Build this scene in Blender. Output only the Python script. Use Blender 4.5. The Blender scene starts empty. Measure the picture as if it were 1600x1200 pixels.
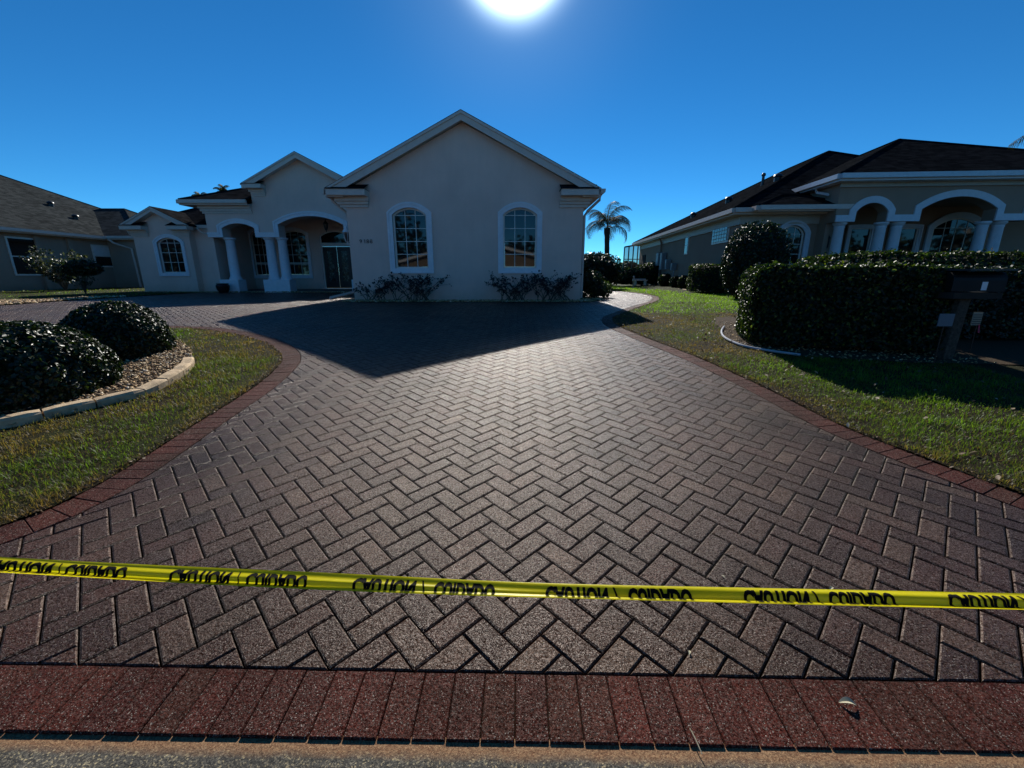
import bpy, bmesh, math, random
import numpy as np
from mathutils import Vector, Matrix
from mathutils.geometry import tessellate_polygon

S = bpy.context.scene
C = S.collection
R = math.radians
rng = np.random.default_rng(7)
random.seed(7)

# ------------------------------------------------------------------ camera
PITCH, FPX, HC = R(14.7), 650.0, 1.309
cam_d = bpy.data.cameras.new('camera'); cam = bpy.data.objects.new('camera', cam_d); C.objects.link(cam)
cam.location = (0, 0, HC); cam.rotation_euler = (math.pi/2 - PITCH, 0, 0)
cam_d.sensor_width = 36; cam_d.lens = FPX/1600*36; cam_d.clip_start = .05; cam_d.clip_end = 3000
S.camera = cam
# ------------------------------------------------------------------ light
SUN_EL, SUN_AZ = R(32.1), R(0.4)
SUNV = Vector((math.sin(SUN_AZ)*math.cos(SUN_EL), math.cos(SUN_AZ)*math.cos(SUN_EL), math.sin(SUN_EL)))
W = bpy.data.worlds.new('World'); S.world = W; W.use_nodes = True
nt = W.node_tree; nt.nodes.clear()
wo = nt.nodes.new('ShaderNodeOutputWorld'); bg = nt.nodes.new('ShaderNodeBackground')
sky = nt.nodes.new('ShaderNodeTexSky'); sky.sky_type = 'NISHITA'; sky.sun_disc = False
sky.sun_elevation = SUN_EL; sky.sun_rotation = SUN_AZ
sky.altitude = 0; sky.air_density = .6; sky.dust_density = 0.0; sky.ozone_density = 6.0
hs = nt.nodes.new('ShaderNodeHueSaturation'); hs.inputs['Saturation'].default_value = 1.15
tint = nt.nodes.new('ShaderNodeVectorMath'); tint.operation = 'MULTIPLY'; tint.inputs[1].default_value = (.60, 1.20, 1.20)
nt.links.new(hs.outputs[0], tint.inputs[0])
nt.links.new(sky.outputs[0], hs.inputs['Color'])
tc = nt.nodes.new('ShaderNodeTexCoord')
nrm = nt.nodes.new('ShaderNodeVectorMath'); nrm.operation = 'NORMALIZE'; nt.links.new(tc.outputs['Generated'], nrm.inputs[0])
dt = nt.nodes.new('ShaderNodeVectorMath'); dt.operation = 'DOT_PRODUCT'; nt.links.new(nrm.outputs[0], dt.inputs[0]); dt.inputs[1].default_value = SUNV
def wmath(op, a, b):
    n = nt.nodes.new('ShaderNodeMath'); n.operation = op
    for k, v in enumerate((a, b)):
        if isinstance(v, (int, float)): n.inputs[k].default_value = v
        else: nt.links.new(v, n.inputs[k])
    return n.outputs[0]
d0 = wmath('MAXIMUM', dt.outputs['Value'], 0.0)
glow = wmath('ADD', wmath('MULTIPLY', wmath('POWER', d0, 800.0), 300.0), wmath('MULTIPLY', wmath('POWER', d0, 70.0), 1.3))
gcol = nt.nodes.new('ShaderNodeVectorMath'); gcol.operation = 'SCALE'; gcol.inputs[0].default_value = (.80, 1.0, 1.08); nt.links.new(glow, gcol.inputs['Scale'])
addn = nt.nodes.new('ShaderNodeVectorMath'); addn.operation = 'ADD'
nt.links.new(tint.outputs[0], addn.inputs[0]); nt.links.new(gcol.outputs[0], addn.inputs[1])
nt.links.new(addn.outputs[0], bg.inputs[0]); bg.inputs[1].default_value = 0.085
nt.links.new(bg.outputs[0], wo.inputs[0])
sd = bpy.data.lights.new('sun', 'SUN'); sd.energy = 5.0; sd.angle = R(.5); sd.color = (1, .95, .86)
so = bpy.data.objects.new('sun', sd); C.objects.link(so); so.location = (0, 40, 30)
so.rotation_euler = SUNV.to_track_quat('Z', 'Y').to_euler()
V = S.view_settings; V.view_transform = 'Standard'; V.look = 'None'; V.gamma = 1; V.use_curve_mapping = False; V.exposure = 0.25
S.cycles.max_bounces = 6; S.cycles.diffuse_bounces = 3; S.cycles.glossy_bounces = 3; S.cycles.transparent_max_bounces = 8
S.cycles.use_denoising = True; S.cycles.sample_clamp_indirect = 4

# ------------------------------------------------------------------ ground height and sight-line helpers
def G(y):
    if y < -.5: return -.1018
    if y < 4.5: return .0783*(y-.8)
    if y < 10.9:
        t = y-4.5; return .2897+.0783*(t-t*t/12.8)
    return .5403
PAD = .5403
_c, _s = math.cos(PITCH), math.sin(PITCH)
def _ray(x, y):
    v = (600-y)/FPX
    return (x-800)/FPX, _c+v*_s, -_s+v*_c
def at(x, y, Y):
    a, b, d = _ray(x, y); t = Y/b
    return Vector((a*t, Y, HC+d*t))
def gr(x, y):
    a, b, d = _ray(x, y); lo, hi = 0., 400.
    for _ in range(50):
        m = (lo+hi)/2
        if HC+d*m > G(b*m): lo = m
        else: hi = m
    return Vector((a*lo, b*lo, G(b*lo)))

# ------------------------------------------------------------------ object helpers
def tag(o, label=None, cat=None, group=None, kind=None):
    if label: o['label'] = label
    if cat: o['category'] = cat
    if group: o['group'] = group
    if kind: o['kind'] = kind
    return o
def thing(name, label, cat, loc=(0, 0, 0), rz=0, group=None):
    o = bpy.data.objects.new(name, None); C.objects.link(o); o.empty_display_size = .2
    o.location = loc; o.rotation_euler = (0, 0, rz)
    return tag(o, label, cat, group)
def link(name, me, mat=None, parent=None):
    if mat is not None and not me.materials: me.materials.append(mat)
    o = bpy.data.objects.new(name, me); C.objects.link(o)
    if parent is not None: o.parent = parent
    return o
def mesh_np(name, verts, faces, attr=None):
    """faces: (n,k) array"""
    verts = np.asarray(verts, np.float32); faces = np.asarray(faces, np.int32)
    n, k = faces.shape
    me = bpy.data.meshes.new(name)
    me.vertices.add(len(verts)); me.vertices.foreach_set('co', verts.ravel())
    me.loops.add(n*k); me.loops.foreach_set('vertex_index', faces.ravel())
    me.polygons.add(n); me.polygons.foreach_set('loop_start', np.arange(0, n*k, k, dtype=np.int32))
    me.update(calc_edges=True)
    if attr is not None:
        a = me.attributes.new('rnd', 'FLOAT', 'POINT'); a.data.foreach_set('value', np.asarray(attr, np.float32))
    return me
class MB:
    def __init__(s): s.v = []; s.f = []; s.sm = []
    def add(s, vs, fs, smooth=False):
        n = len(s.v); s.v += [tuple(q) for q in vs]; s.f += [tuple(i+n for i in f) for f in fs]; s.sm += [smooth]*len(fs); return s
    def box(s, x0, y0, z0, x1, y1, z1):
        v = [(x, y, z) for z in (z0, z1) for y in (y0, y1) for x in (x0, x1)]
        return s.add(v, [(0, 2, 3, 1), (4, 5, 7, 6), (0, 1, 5, 4), (2, 6, 7, 3), (0, 4, 6, 2), (1, 3, 7, 5)])
    def bbox(s, x0, y0, z0, x1, y1, z1, b=.01):
        """box with chamfered vertical and top edges"""
        def ring(i, z): return [(x0+i, y0+b, z), (x0+b, y0+i, z), (x1-b, y0+i, z), (x1-i, y0+b, z), (x1-i, y1-b, z), (x1-b, y1-i, z), (x0+b, y1-i, z), (x0+i, y1-b, z)]
        v = ring(0, z0)+ring(0, z1-b)+ring(b*.8, z1); f = []
        for a in (0, 8):
            for k in range(8): f.append((a+k, a+(k+1) % 8, a+8+(k+1) % 8, a+8+k))
        f.append(tuple(range(16, 24))); f.append(tuple(reversed(range(8))))
        return s.add(v, f)
    def plate(s, outer, holes, y0, y1):
        """polygon in x,z with holes, extruded along y"""
        loops = [[Vector((x, z, 0)) for x, z in L] for L in [outer]+list(holes)]
        tri = tessellate_polygon(loops); pts = [p for L in loops for p in L]; n = len(pts)
        v = [(p.x, y0, p.y) for p in pts]+[(p.x, y1, p.y) for p in pts]
        f = []
        for a, b, c in tri:
            cr = (pts[b]-pts[a]).cross(pts[c]-pts[a]).z
            if cr < 0: b, c = c, b
            f += [(a, b, c), (a+n, c+n, b+n)]
        k = 0
        for L in loops:
            m = len(L); ar = sum(L[i].x*L[(i+1) % m].y-L[(i+1) % m].x*L[i].y for i in range(m))
            for i in range(m):
                p, q = k+i, k+(i+1) % m
                f.append((p, p+n, q+n, q) if ((ar > 0) == (k == 0)) else (p, q, q+n, p+n))
            k += m
        return s.add(v, f)
    def band(s, path, w, y0, y1, closed=False):
        """ribbon of width w to the left of an x,z path, extruded along y"""
        P = [Vector((x, z)) for x, z in path]; n = len(P); O = []
        for i in range(n):
            a = P[i-1] if (i > 0 or closed) else None; b = P[(i+1) % n] if (i < n-1 or closed) else None
            d1 = (P[i]-a).normalized() if a is not None else None; d2 = (b-P[i]).normalized() if b is not None else None
            if d1 is None: d1 = d2
            if d2 is None: d2 = d1
            n1 = Vector((-d1.y, d1.x)); n2 = Vector((-d2.y, d2.x)); m = n1+n2
            m = m/max(m.dot(n1), .3); O.append(P[i]+m*w)
        v = []; 
        for i in range(n): v += [(P[i].x, y0, P[i].y), (O[i].x, y0, O[i].y), (O[i].x, y1, O[i].y), (P[i].x, y1, P[i].y)]
        f = []
        for i in range(n if closed else n-1):
            j = (i+1) % n
            for k in range(4): f.append((4*i+k, 4*i+(k+1) % 4, 4*j+(k+1) % 4, 4*j+k))
        if not closed: f += [(3, 2, 1, 0), (4*n-4, 4*n-3, 4*n-2, 4*n-1)]
        return s.add(v, f)
    def tube(s, pts, r, n=8, cap=True):
        P = [Vector(p) for p in pts]; rr = r if isinstance(r, (list, tuple)) else [r]*len(P)
        v = []; f = []; up = Vector((.13, .07, 1))
        for i, p in enumerate(P):
            d = (P[min(i+1, len(P)-1)]-P[max(i-1, 0)]).normalized()
            u = d.cross(up if abs(d.z) < .95 else Vector((1, .1, 0))).normalized(); w = d.cross(u)
            for k in range(n):
                a = 2*math.pi*k/n; v.append(p+(u*math.cos(a)+w*math.sin(a))*rr[i])
        for i in range(len(P)-1):
            for k in range(n): f.append((i*n+k, i*n+(k+1) % n, (i+1)*n+(k+1) % n, (i+1)*n+k))
        if cap: f += [tuple(reversed(range(n))), tuple(range((len(P)-1)*n, len(P)*n))]
        return s.add(v, f, True)
    def lathe(s, prof, cx=0, cy=0, n=28):
        v = []; f = []
        for r, z in prof:
            for k in range(n): v.append((cx+r*math.cos(2*math.pi*k/n), cy+r*math.sin(2*math.pi*k/n), z))
        for i in range(len(prof)-1):
            for k in range(n): f.append((i*n+k, i*n+(k+1) % n, (i+1)*n+(k+1) % n, (i+1)*n+k))
        f += [tuple(reversed(range(n))), tuple(range((len(prof)-1)*n, len(prof)*n))]
        return s.add(v, f, True)
    def build(s, name, mat, parent=None):
        me = bpy.data.meshes.new(name); me.from_pydata(s.v, [], s.f)
        me.polygons.foreach_set('use_smooth', s.sm)
        if any(s.sm):
            try: me.set_sharp_from_angle(angle=R(40))
            except Exception: pass
        me.update(); return link(name, me, mat, parent)
def shear(mb, fn):
    mb.v = [tuple(fn(*q)) for q in mb.v]; return mb

# ------------------------------------------------------------------ materials
class M:
    def __init__(s, name):
        s.m = bpy.data.materials.new(name); s.m.use_nodes = True; s.t = s.m.node_tree
        s.b = s.t.nodes['Principled BSDF']; s.out = s.t.nodes['Material Output']
    def n(s, typ, **k):
        x = s.t.nodes.new(typ)
        for a, b in k.items():
            if a.startswith('i_'):
                x.inputs[a[2:].replace('_', ' ')].default_value = b
            else: setattr(x, a, b)
        return x
    def l(s, a, b): s.t.links.new(a, b)
    def co(s, kind='Object'):
        return s.n('ShaderNodeTexCoord').outputs[kind]
    def pos(s): return s.n('ShaderNodeNewGeometry').outputs['Position']
    def noise(s, scale, detail=3, rough=.6, vec=None, out='Fac'):
        x = s.n('ShaderNodeTexNoise', i_Scale=scale, i_Detail=detail, i_Roughness=rough)
        if vec is not None: s.l(vec, x.inputs['Vector'])
        return x.outputs[out]
    def ramp(s, fac, stops, interp='LINEAR'):
        x = s.n('ShaderNodeValToRGB'); x.color_ramp.interpolation = interp
        while len(x.color_ramp.elements) < len(stops): x.color_ramp.elements.new(.5)
        for e, (p, c) in zip(x.color_ramp.elements, stops):
            e.position = p; e.color = (*c, 1) if len(c) == 3 else c
        s.l(fac, x.inputs[0]); return x.outputs[0]
    def mix(s, fac, a, b, typ='MIX'):
        x = s.n('ShaderNodeMix', data_type='RGBA', blend_type=typ)
        for sock, v in ((x.inputs[0], fac), (x.inputs[6], a), (x.inputs[7], b)):
            if isinstance(v, (int, float)): sock.default_value = v
            elif isinstance(v, tuple): sock.default_value = (*v, 1)
            else: s.l(v, sock)
        return x.outputs[2]
    def math(s, op, a, b=0.0):
        x = s.n('ShaderNodeMath', operation=op)
        for k, v in enumerate((a, b)):
            if isinstance(v, (int, float)): x.inputs[k].default_value = v
            else: s.l(v, x.inputs[k])
        return x.outputs[0]
    def bump(s, h, strength=.3, dist=.01):
        x = s.n('ShaderNodeBump', i_Strength=strength, i_Distance=dist); s.l(h, x.inputs['Height']); s.l(x.outputs[0], s.b.inputs['Normal'])
    def col(s, c):
        if isinstance(c, tuple): s.b.inputs['Base Color'].default_value = (*c, 1)
        else: s.l(c, s.b.inputs['Base Color'])
    def set(s, rough=.8, spec=.5, metal=0):
        if isinstance(rough, (int, float)): s.b.inputs['Roughness'].default_value = rough
        else: s.l(rough, s.b.inputs['Roughness'])
        s.b.inputs['Specular IOR Level'].default_value = spec; s.b.inputs['Metallic'].default_value = metal; return s
def g(v): return (v, v, v)
def m_stucco(name, base, var=.12):
    m = M(name); p = m.pos()
    big = m.noise(.7, 4, .6, p); fine = m.noise(90, 3, .7, p)
    c = m.mix(1.0, tuple(base), m.ramp(big, [(.3, g(1-var)), (.7, g(1+var*.3))]), 'MULTIPLY')
    st = m.n('ShaderNodeMapping'); st.inputs['Scale'].default_value = (3, 3, .35); m.l(p, st.inputs[0])
    sn = m.noise(2.2, 4, .7, st.outputs[0])
    c = m.mix(1.0, c, m.ramp(sn, [(.35, g(.97)), (.6, g(1))]), 'MULTIPLY')
    sz = m.n('ShaderNodeSeparateXYZ'); m.l(p, sz.inputs[0]); dn = m.noise(5, 5, .75, p)
    low_ = m.math('ADD', sz.outputs['Z'], m.math('MULTIPLY', m.math('SUBTRACT', dn, .5), .5))
    c = m.mix(m.ramp(low_, [(.52, g(.5)), (.95, g(0))]), c, m.mix(1.0, c, (.62, .52, .42), 'MULTIPLY'))
    m.col(c); m.set(.9, .3); m.bump(m.math('ADD', fine, m.noise(14, 4, .6, p)), .6, .006); return m.m
def m_paint(name, base, rough=.5):
    m = M(name); p = m.pos(); n = m.noise(6, 4, .7, p)
    m.col(m.mix(1.0, tuple(base), m.ramp(n, [(.3, g(.88)), (.65, g(1))]), 'MULTIPLY')); m.set(rough, .45); m.bump(m.noise(60, 2, .5, p), .12, .003); return m.m
def m_shingle(name, a, b):
    m = M(name); co = m.co('Object')
    mp = m.n('ShaderNodeMapping'); mp.inputs['Rotation'].default_value = (0, 0, 0); m.l(co, mp.inputs[0])
    # courses follow height; tabs follow the horizontal run
    sx = m.n('ShaderNodeSeparateXYZ'); m.l(co, sx.inputs[0])
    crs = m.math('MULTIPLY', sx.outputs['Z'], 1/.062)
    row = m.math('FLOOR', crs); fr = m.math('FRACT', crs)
    geo = m.n('ShaderNodeNewGeometry'); sn = m.n('ShaderNodeSeparateXYZ'); m.l(geo.outputs['Normal'], sn.inputs[0])
    ax = m.math('GREATER_THAN', m.math('ABSOLUTE', sn.outputs['X']), m.math('ABSOLUTE', sn.outputs['Y']))
    run = m.n('ShaderNodeMix', data_type='FLOAT'); m.l(ax, run.inputs[0]); m.l(sx.outputs['X'], run.inputs[2]); m.l(sx.outputs['Y'], run.inputs[3])
    wn = m.n('ShaderNodeTexWhiteNoise', noise_dimensions='1D'); m.l(row, wn.inputs['W'])
    u = m.math('ADD', m.math('MULTIPLY', run.outputs[0], 4.5), m.math('MULTIPLY', wn.outputs[0], 7.3))
    cell = m.math('FLOOR', u)
    cv = m.n('ShaderNodeCombineXYZ'); m.l(cell, cv.inputs[0]); m.l(row, cv.inputs[1])
    w2 = m.n('ShaderNodeTexWhiteNoise', noise_dimensions='3D'); m.l(cv.outputs[0], w2.inputs['Vector'])
    gran = m.noise(150, 2, .8, co); big = m.noise(.5, 4, .6, co)
    c = m.ramp(w2.outputs[0], [(0, a), (1, b)])
    c = m.mix(1.0, c, m.ramp(gran, [(.3, g(.6)), (.7, g(1.35))]), 'MULTIPLY')
    c = m.mix(1.0, c, m.ramp(big, [(.3, g(.8)), (.7, g(1.15))]), 'MULTIPLY')
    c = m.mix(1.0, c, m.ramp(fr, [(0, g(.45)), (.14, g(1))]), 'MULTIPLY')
    m.col(c); m.set(1.0, .0); m.bump(m.math('ADD', m.math('SUBTRACT', w2.outputs[0], fr), gran), .6, .012); return m.m
def m_glass(name, c=(.006, .008, .01)):
    m = M(name); m.col(c); m.set(.03, .5); m.b.inputs['IOR'].default_value = 1.5
    m.bump(m.noise(1.3, 1, .5, m.pos()), .04, .02); return m.m
def m_leaf(name, cols, rough=.35, spec=.5, trans=.3, tcol=None):
    m = M(name); at_ = m.n('ShaderNodeAttribute', attribute_name='rnd')
    c = m.ramp(at_.outputs['Fac'], cols); m.col(c); m.set(rough, spec)
    tr = m.n('ShaderNodeBsdfTranslucent'); m.l(m.mix(1.0, c, tcol or (1.3, 1.5, .5), 'MULTIPLY'), tr.inputs[0])
    mx = m.n('ShaderNodeMixShader'); mx.inputs[0].default_value = trans
    m.l(m.b.outputs[0], mx.inputs[1]); m.l(tr.outputs[0], mx.inputs[2]); m.l(mx.outputs[0], m.out.inputs[0]); return m.m
def m_paver(name, cols, rough=(.27, .44), spk=1.0):
    m = M(name); p = m.pos()
    oi = m.n('ShaderNodeObjectInfo'); at_ = m.n('ShaderNodeAttribute', attribute_name='rnd')
    r = m.math('FRACT', m.math('ADD', oi.outputs['Random'], at_.outputs['Fac']))
    c = m.ramp(r, cols)
    vor = m.n('ShaderNodeTexVoronoi', i_Scale=380.0); m.l(p, vor.inputs['Vector'])
    vc = m.n('ShaderNodeSeparateColor'); m.l(vor.outputs['Color'], vc.inputs[0])
    f2 = m.noise(420, 2, .7, p); f3 = m.noise(120, 3, .75, p)
    c = m.mix(1.0, c, m.ramp(f3, [(.34, g(.25)), (.5, g(.9)), (.68, g(2.0))]), 'MULTIPLY')
    c = m.mix(m.ramp(vc.outputs[0], [(.74, g(0)), (.86, g(.5))]), c, (.13, .10, .082))
    c = m.mix(m.ramp(vc.outputs[1], [(.965, g(0)), (.975, g(.8))]), c, (.36, .32, .27))
    st = m.noise(1.1, 5, .65, p); c = m.mix(1.0, c, m.ramp(st, [(.32, g(.5)), (.6, g(1.15))]), 'MULTIPLY')
    oil = m.noise(.55, 3, .5, p); c = m.mix(1.0, c, m.ramp(oil, [(.30, g(.55)), (.40, g(1))]), 'MULTIPLY')
    m.col(c)
    m.set(m.ramp(m.math('ADD', m.math('ADD', m.math('MULTIPLY', f2, .4), m.math('MULTIPLY', r, .3)), m.math('MULTIPLY', m.noise(.9, 5, .7, p), .35)), [(.2, g(rough[0])), (.8, g(rough[1]))]), .5)
    m.l(m.ramp(m.math('ADD', m.math('MULTIPLY', f3, .7), m.math('MULTIPLY', vc.outputs[2], .3)), [(.38, g(.0)), (.54, g(.26*spk)), (.68, g(1.0*spk))]), m.b.inputs['Specular IOR Level']); m.b.inputs['Specular Tint'].default_value = (1, .86, .77, 1)
    h = m.math('ADD', f3, m.math('MULTIPLY', vc.outputs[0], .6)); m.bump(h, 1.0, .0042); return m.m
def m_plain(name, c, rough=.7, spec=.4, metal=0, nscale=20, var=.25, bump=.2, bd=.004):
    m = M(name); n = m.noise(nscale, 4, .65, m.pos())
    m.col(m.mix(1.0, tuple(c), m.ramp(n, [(.3, g(1-var)), (.7, g(1+var*.5))]), 'MULTIPLY')); m.set(rough, spec, metal); m.bump(n, bump, bd); return m.m

STUCCO = m_stucco('grey_stucco', (.80, .575, .475)); STUCCO2 = m_stucco('taupe_stucco', (.36, .25, .18)); STUCCO3 = m_stucco('tan_stucco', (.42, .29, .215))
TRIM = m_paint('pale_blue_trim', (.80, .77, .78)); FASCIA = m_paint('fascia_paint', (.66, .54, .46), .5); WHITE = m_paint('white_paint', (.78, .78, .78), .4)
CREAM = m_paint('cream_band', (.46, .41, .34)); VINYL = m_paint('window_vinyl', (.82, .74, .66), .4)
SH1 = m_shingle('dark_shingle', (.010, .0105, .0115), (.026, .026, .028)); SH2 = m_shingle('black_shingle', (.0055, .0065, .008), (.0145, .016, .0185)); SH3 = m_shingle('grey_green_shingle', (.028, .031, .031), (.056, .061, .061))
GLASS = m_glass('window_glass'); DARK = m_plain('dark_interior', (.012, .011, .01), .9)
LEAFD = m_leaf('dark_glossy_leaf', [(0, (.006, .012, .004)), (.7, (.013, .026, .007)), (1, (.05, .075, .016))], .42, .4, .18)
LEAFH = m_leaf('hedge_leaf', [(0, (.007, .015, .005)), (.65, (.018, .034, .008)), (.85, (.05, .075, .012)), (1, (.16, .19, .03))], .45, .38, .38)
LEAFP = m_leaf('purple_leaf', [(0, (.012, .010, .014)), (1, (.035, .02, .03))], .5, .4, .15, (1.2, .7, .6))
LEAFG = m_leaf('mid_green_leaf', [(0, (.02, .035, .012)), (1, (.07, .10, .04))], .45, .4, .3)
GRASS = m_leaf('grass_blade', [(0, (.17, .10, .05)), (.34, (.16, .12, .06)), (.50, (.08, .10, .022)), (.78, (.08, .14, .016)), (1, (.17, .29, .028))], .5, .35, .5, (1.6, 1.7, .5))
PALML = m_leaf('palm_leaf', [(0, (.07, .045, .028)), (.5, (.035, .035, .016)), (1, (.05, .06, .022))], .6, .3, .3)
CORE = m_plain('dark_core_fill', (.012, .013, .008), .95)
BARK = m_plain('bark', (.10, .075, .055), .9, .2, nscale=40, var=.5, bump=.6); PBARK = m_plain('palm_bark', (.07, .055, .045), .9, .2, nscale=18, var=.5, bump=.8, bd=.02)
PAV = m_paver('brown_paver', [(0, (.033, .013, .008)), (.25, (.064, .030, .018)), (.5, (.042, .018, .011)), (.75, (.057, .020, .012)), (1, (.086, .047, .029))])
PAVR = m_paver('red_paver', [(0, (.056, .013, .009)), (.5, (.084, .018, .012)), (1, (.064, .020, .013))], (.5, .7), .35)
BLACK = m_plain('black_iron', (.012, .012, .013), .4, .5); STEEL = m_plain('grey_metal_box', (.28, .29, .30), .5, .5)
WOOD = m_plain('weathered_wood', (.085, .068, .052), .9, .2, nscale=30, var=.6, bump=.8)

# ================================================================== SETTING
def sheet(name, poly, off, mat, kind='structure', parent=None, step=.5, noise=0):
    bm = bmesh.new(); vs = [bm.verts.new((x, y, 0)) for x, y in poly]; fce = bm.faces.new(vs)
    if fce.normal.z < 0 or fce.calc_area() and sum(poly[i][0]*poly[(i+1) % len(poly)][1]-poly[(i+1) % len(poly)][0]*poly[i][1] for i in range(len(poly))) < 0: fce.normal_flip()
    bmesh.ops.triangulate(bm, faces=bm.faces[:])
    y0 = min(p[1] for p in poly); y1 = min(max(p[1] for p in poly), 12)
    y = y0+step
    while y < y1:
        bmesh.ops.bisect_plane(bm, geom=bm.verts[:]+bm.edges[:]+bm.faces[:], plane_co=(0, y, 0), plane_no=(0, 1, 0)); y += step
    if noise:
        x0 = max(min(p[0] for p in poly), -9); x1 = min(max(p[0] for p in poly), 9); x = x0+step
        while x < x1:
            bmesh.ops.bisect_plane(bm, geom=bm.verts[:]+bm.edges[:]+bm.faces[:], plane_co=(x, 0, 0), plane_no=(1, 0, 0)); x += step
    for v in bm.verts: v.co.z = G(v.co.y)+off+(random.uniform(-noise, noise) if noise else 0)
    me = bpy.data.meshes.new(name); bm.to_mesh(me); bm.free()
    o = link(name, me, mat, parent)
    if kind: o['kind'] = kind
    return o
def spline(pts, seg=6, closed=False):
    P = [Vector((p[0], p[1])) for p in pts]; out = []; n = len(P)
    for i in range(n if closed else n-1):
        p0 = P[i-1] if (i > 0 or closed) else P[i]; p1 = P[i]; p2 = P[(i+1) % n]; p3 = P[(i+2) % n] if (closed or i+2 < n) else P[i+1]
        for k in range(seg):
            t = k/seg
            out.append(.5*((2*p1)+(p2-p0)*t+(2*p0-5*p1+4*p2-p3)*t*t+(3*p1-p0-3*p2+p3)*t**3))
    if not closed: out.append(P[-1])
    return [(q.x, q.y) for q in out]
def inside(poly, x, y):
    """vectorised point in polygon"""
    x = np.asarray(x); y = np.asarray(y); r = np.zeros(x.shape, bool); n = len(poly)
    for i in range(n):
        x1, y1 = poly[i]; x2, y2 = poly[(i+1) % n]
        if y1 == y2: continue
        c = (y1 > y) != (y2 > y); xx = (x2-x1)*(y-y1)/(y2-y1)+x1; r ^= c & (x < xx)
    return r

# terrain
m = M('soil_and_thatch'); p = m.pos(); n1 = m.noise(3, 5, .7, p); n2 = m.noise(60, 4, .8, p); n0 = m.noise(.35, 4, .6, p)
c = m.ramp(n2, [(.3, (.018, .014, .008)), (.55, (.06, .045, .024)), (.75, (.11, .085, .045))])
gc = m.ramp(n2, [(.3, (.02, .028, .006)), (.6, (.06, .085, .018)), (.8, (.10, .10, .035))])
far = m.n('ShaderNodeSeparateXYZ'); m.l(p, far.inputs[0]); ff = m.ramp(m.math('MULTIPLY', far.outputs['Y'], .05), [(.3, g(.15)), (.55, g(.9))])
m.col(m.mix(m.math('MULTIPLY', ff, m.ramp(n0, [(.3, g(.5)), (.6, g(1))])), c, gc)); m.set(.95, .15); m.bump(n2, .8, .02)
SOIL = m.m
ys = [-60, -30, -8, -3, -.5]+list(np.arange(0, 12, .5))+[12, 16, 22, 32, 50, 90, 200, 700, 2500]
xs = [-2500, -600, -120, -40, -12, -6, 0, 6, 12, 40, 120, 600, 2500]
tv = [(x, y, G(y)-.03-(.05 if y < .6 else .02 if y < 1.2 else 0)) for y in ys for x in xs]; nx = len(xs)
tf = [(j*nx+i, j*nx+i+1, (j+1)*nx+i+1, (j+1)*nx+i) for j in range(len(ys)-1) for i in range(nx-1)]
terr = MB().add(tv, tf, True).build('ground', SOIL); terr['kind'] = 'structure'

# street gutter and road
m = M('gutter_concrete'); p = m.pos(); vor = m.n('ShaderNodeTexVoronoi', i_Scale=250.0); m.l(p, vor.inputs['Vector']); vs_ = m.n('ShaderNodeSeparateColor'); m.l(vor.outputs['Color'], vs_.inputs[0])
c = m.ramp(vs_.outputs[0], [(0, (.04, .036, .03)), (.6, (.09, .082, .066)), (.85, (.19, .165, .12)), (1, (.40, .32, .18))])
c = m.mix(1.0, c, m.ramp(m.noise(5, 5, .7, p), [(.3, g(.5)), (.6, g(1.05))]), 'MULTIPLY')
sp = m.n('ShaderNodeSeparateXYZ'); m.l(p, sp.inputs[0])
edge = m.math('ADD', m.math('ADD', sp.outputs['Y'], m.math('MULTIPLY', sp.outputs['X'], .0185)), m.math('MULTIPLY', m.math('SUBTRACT', m.noise(9, 4, .7, p), .5), .035))
c = m.mix(m.ramp(edge, [(.848, g(0)), (.874, g(.95))]), c, m.mix(vs_.outputs[1], (.16, .07, .03), (.34, .20, .10)))
m.col(c); m.set(.85, .3); m.bump(m.math('ADD', vs_.outputs[0], m.noise(90, 3, .7, p)), .8, .004); GUT = m.m
gt = MB(); gz = G(.895)-.0065
prof = [(-.05, gz-.03), (.25, gz-.032), (.5, gz-.02), (.75, gz-.006), (.91, gz)]
v = []; f = []
XS = list(np.arange(-14, 14.1, 1.0))
for x in XS:
    for y, z in prof: v.append((x, y-.0185*x, z+random.uniform(-.0006, .0006)))
for i in range(len(XS)-1):
    for k in range(4): f.append((i*5+k, (i+1)*5+k, (i+1)*5+k+1, i*5+k+1))
gt.add(v, f, True); gt.build('gutter', GUT)['kind'] = 'structure'
m = M('lightened_asphalt'); p = m.pos(); m.col(m.ramp(m.noise(160, 3, .8, p), [(.3, (.13, .12, .11)), (.7, (.26, .24, .22))])); m.set(.9, .3); m.bump(m.noise(160, 3, .8, p), .6, .005); ASPH = m.m  # unseen road, colour lightened to bounce more light onto the house walls
rd = MB(); rd.add([(-300, -8.5, -.055), (300, -8.5, -.055), (300, -5.7, -.055), (-300, 5.35-.0, -.055)][:0]+[(-200, -8, -.05), (200, -8, -.05), (200, .0, -.05), (-200, .0, -.05)], [(0, 1, 2, 3)])
rd.build('road', ASPH)['kind'] = 'structure'

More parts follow.
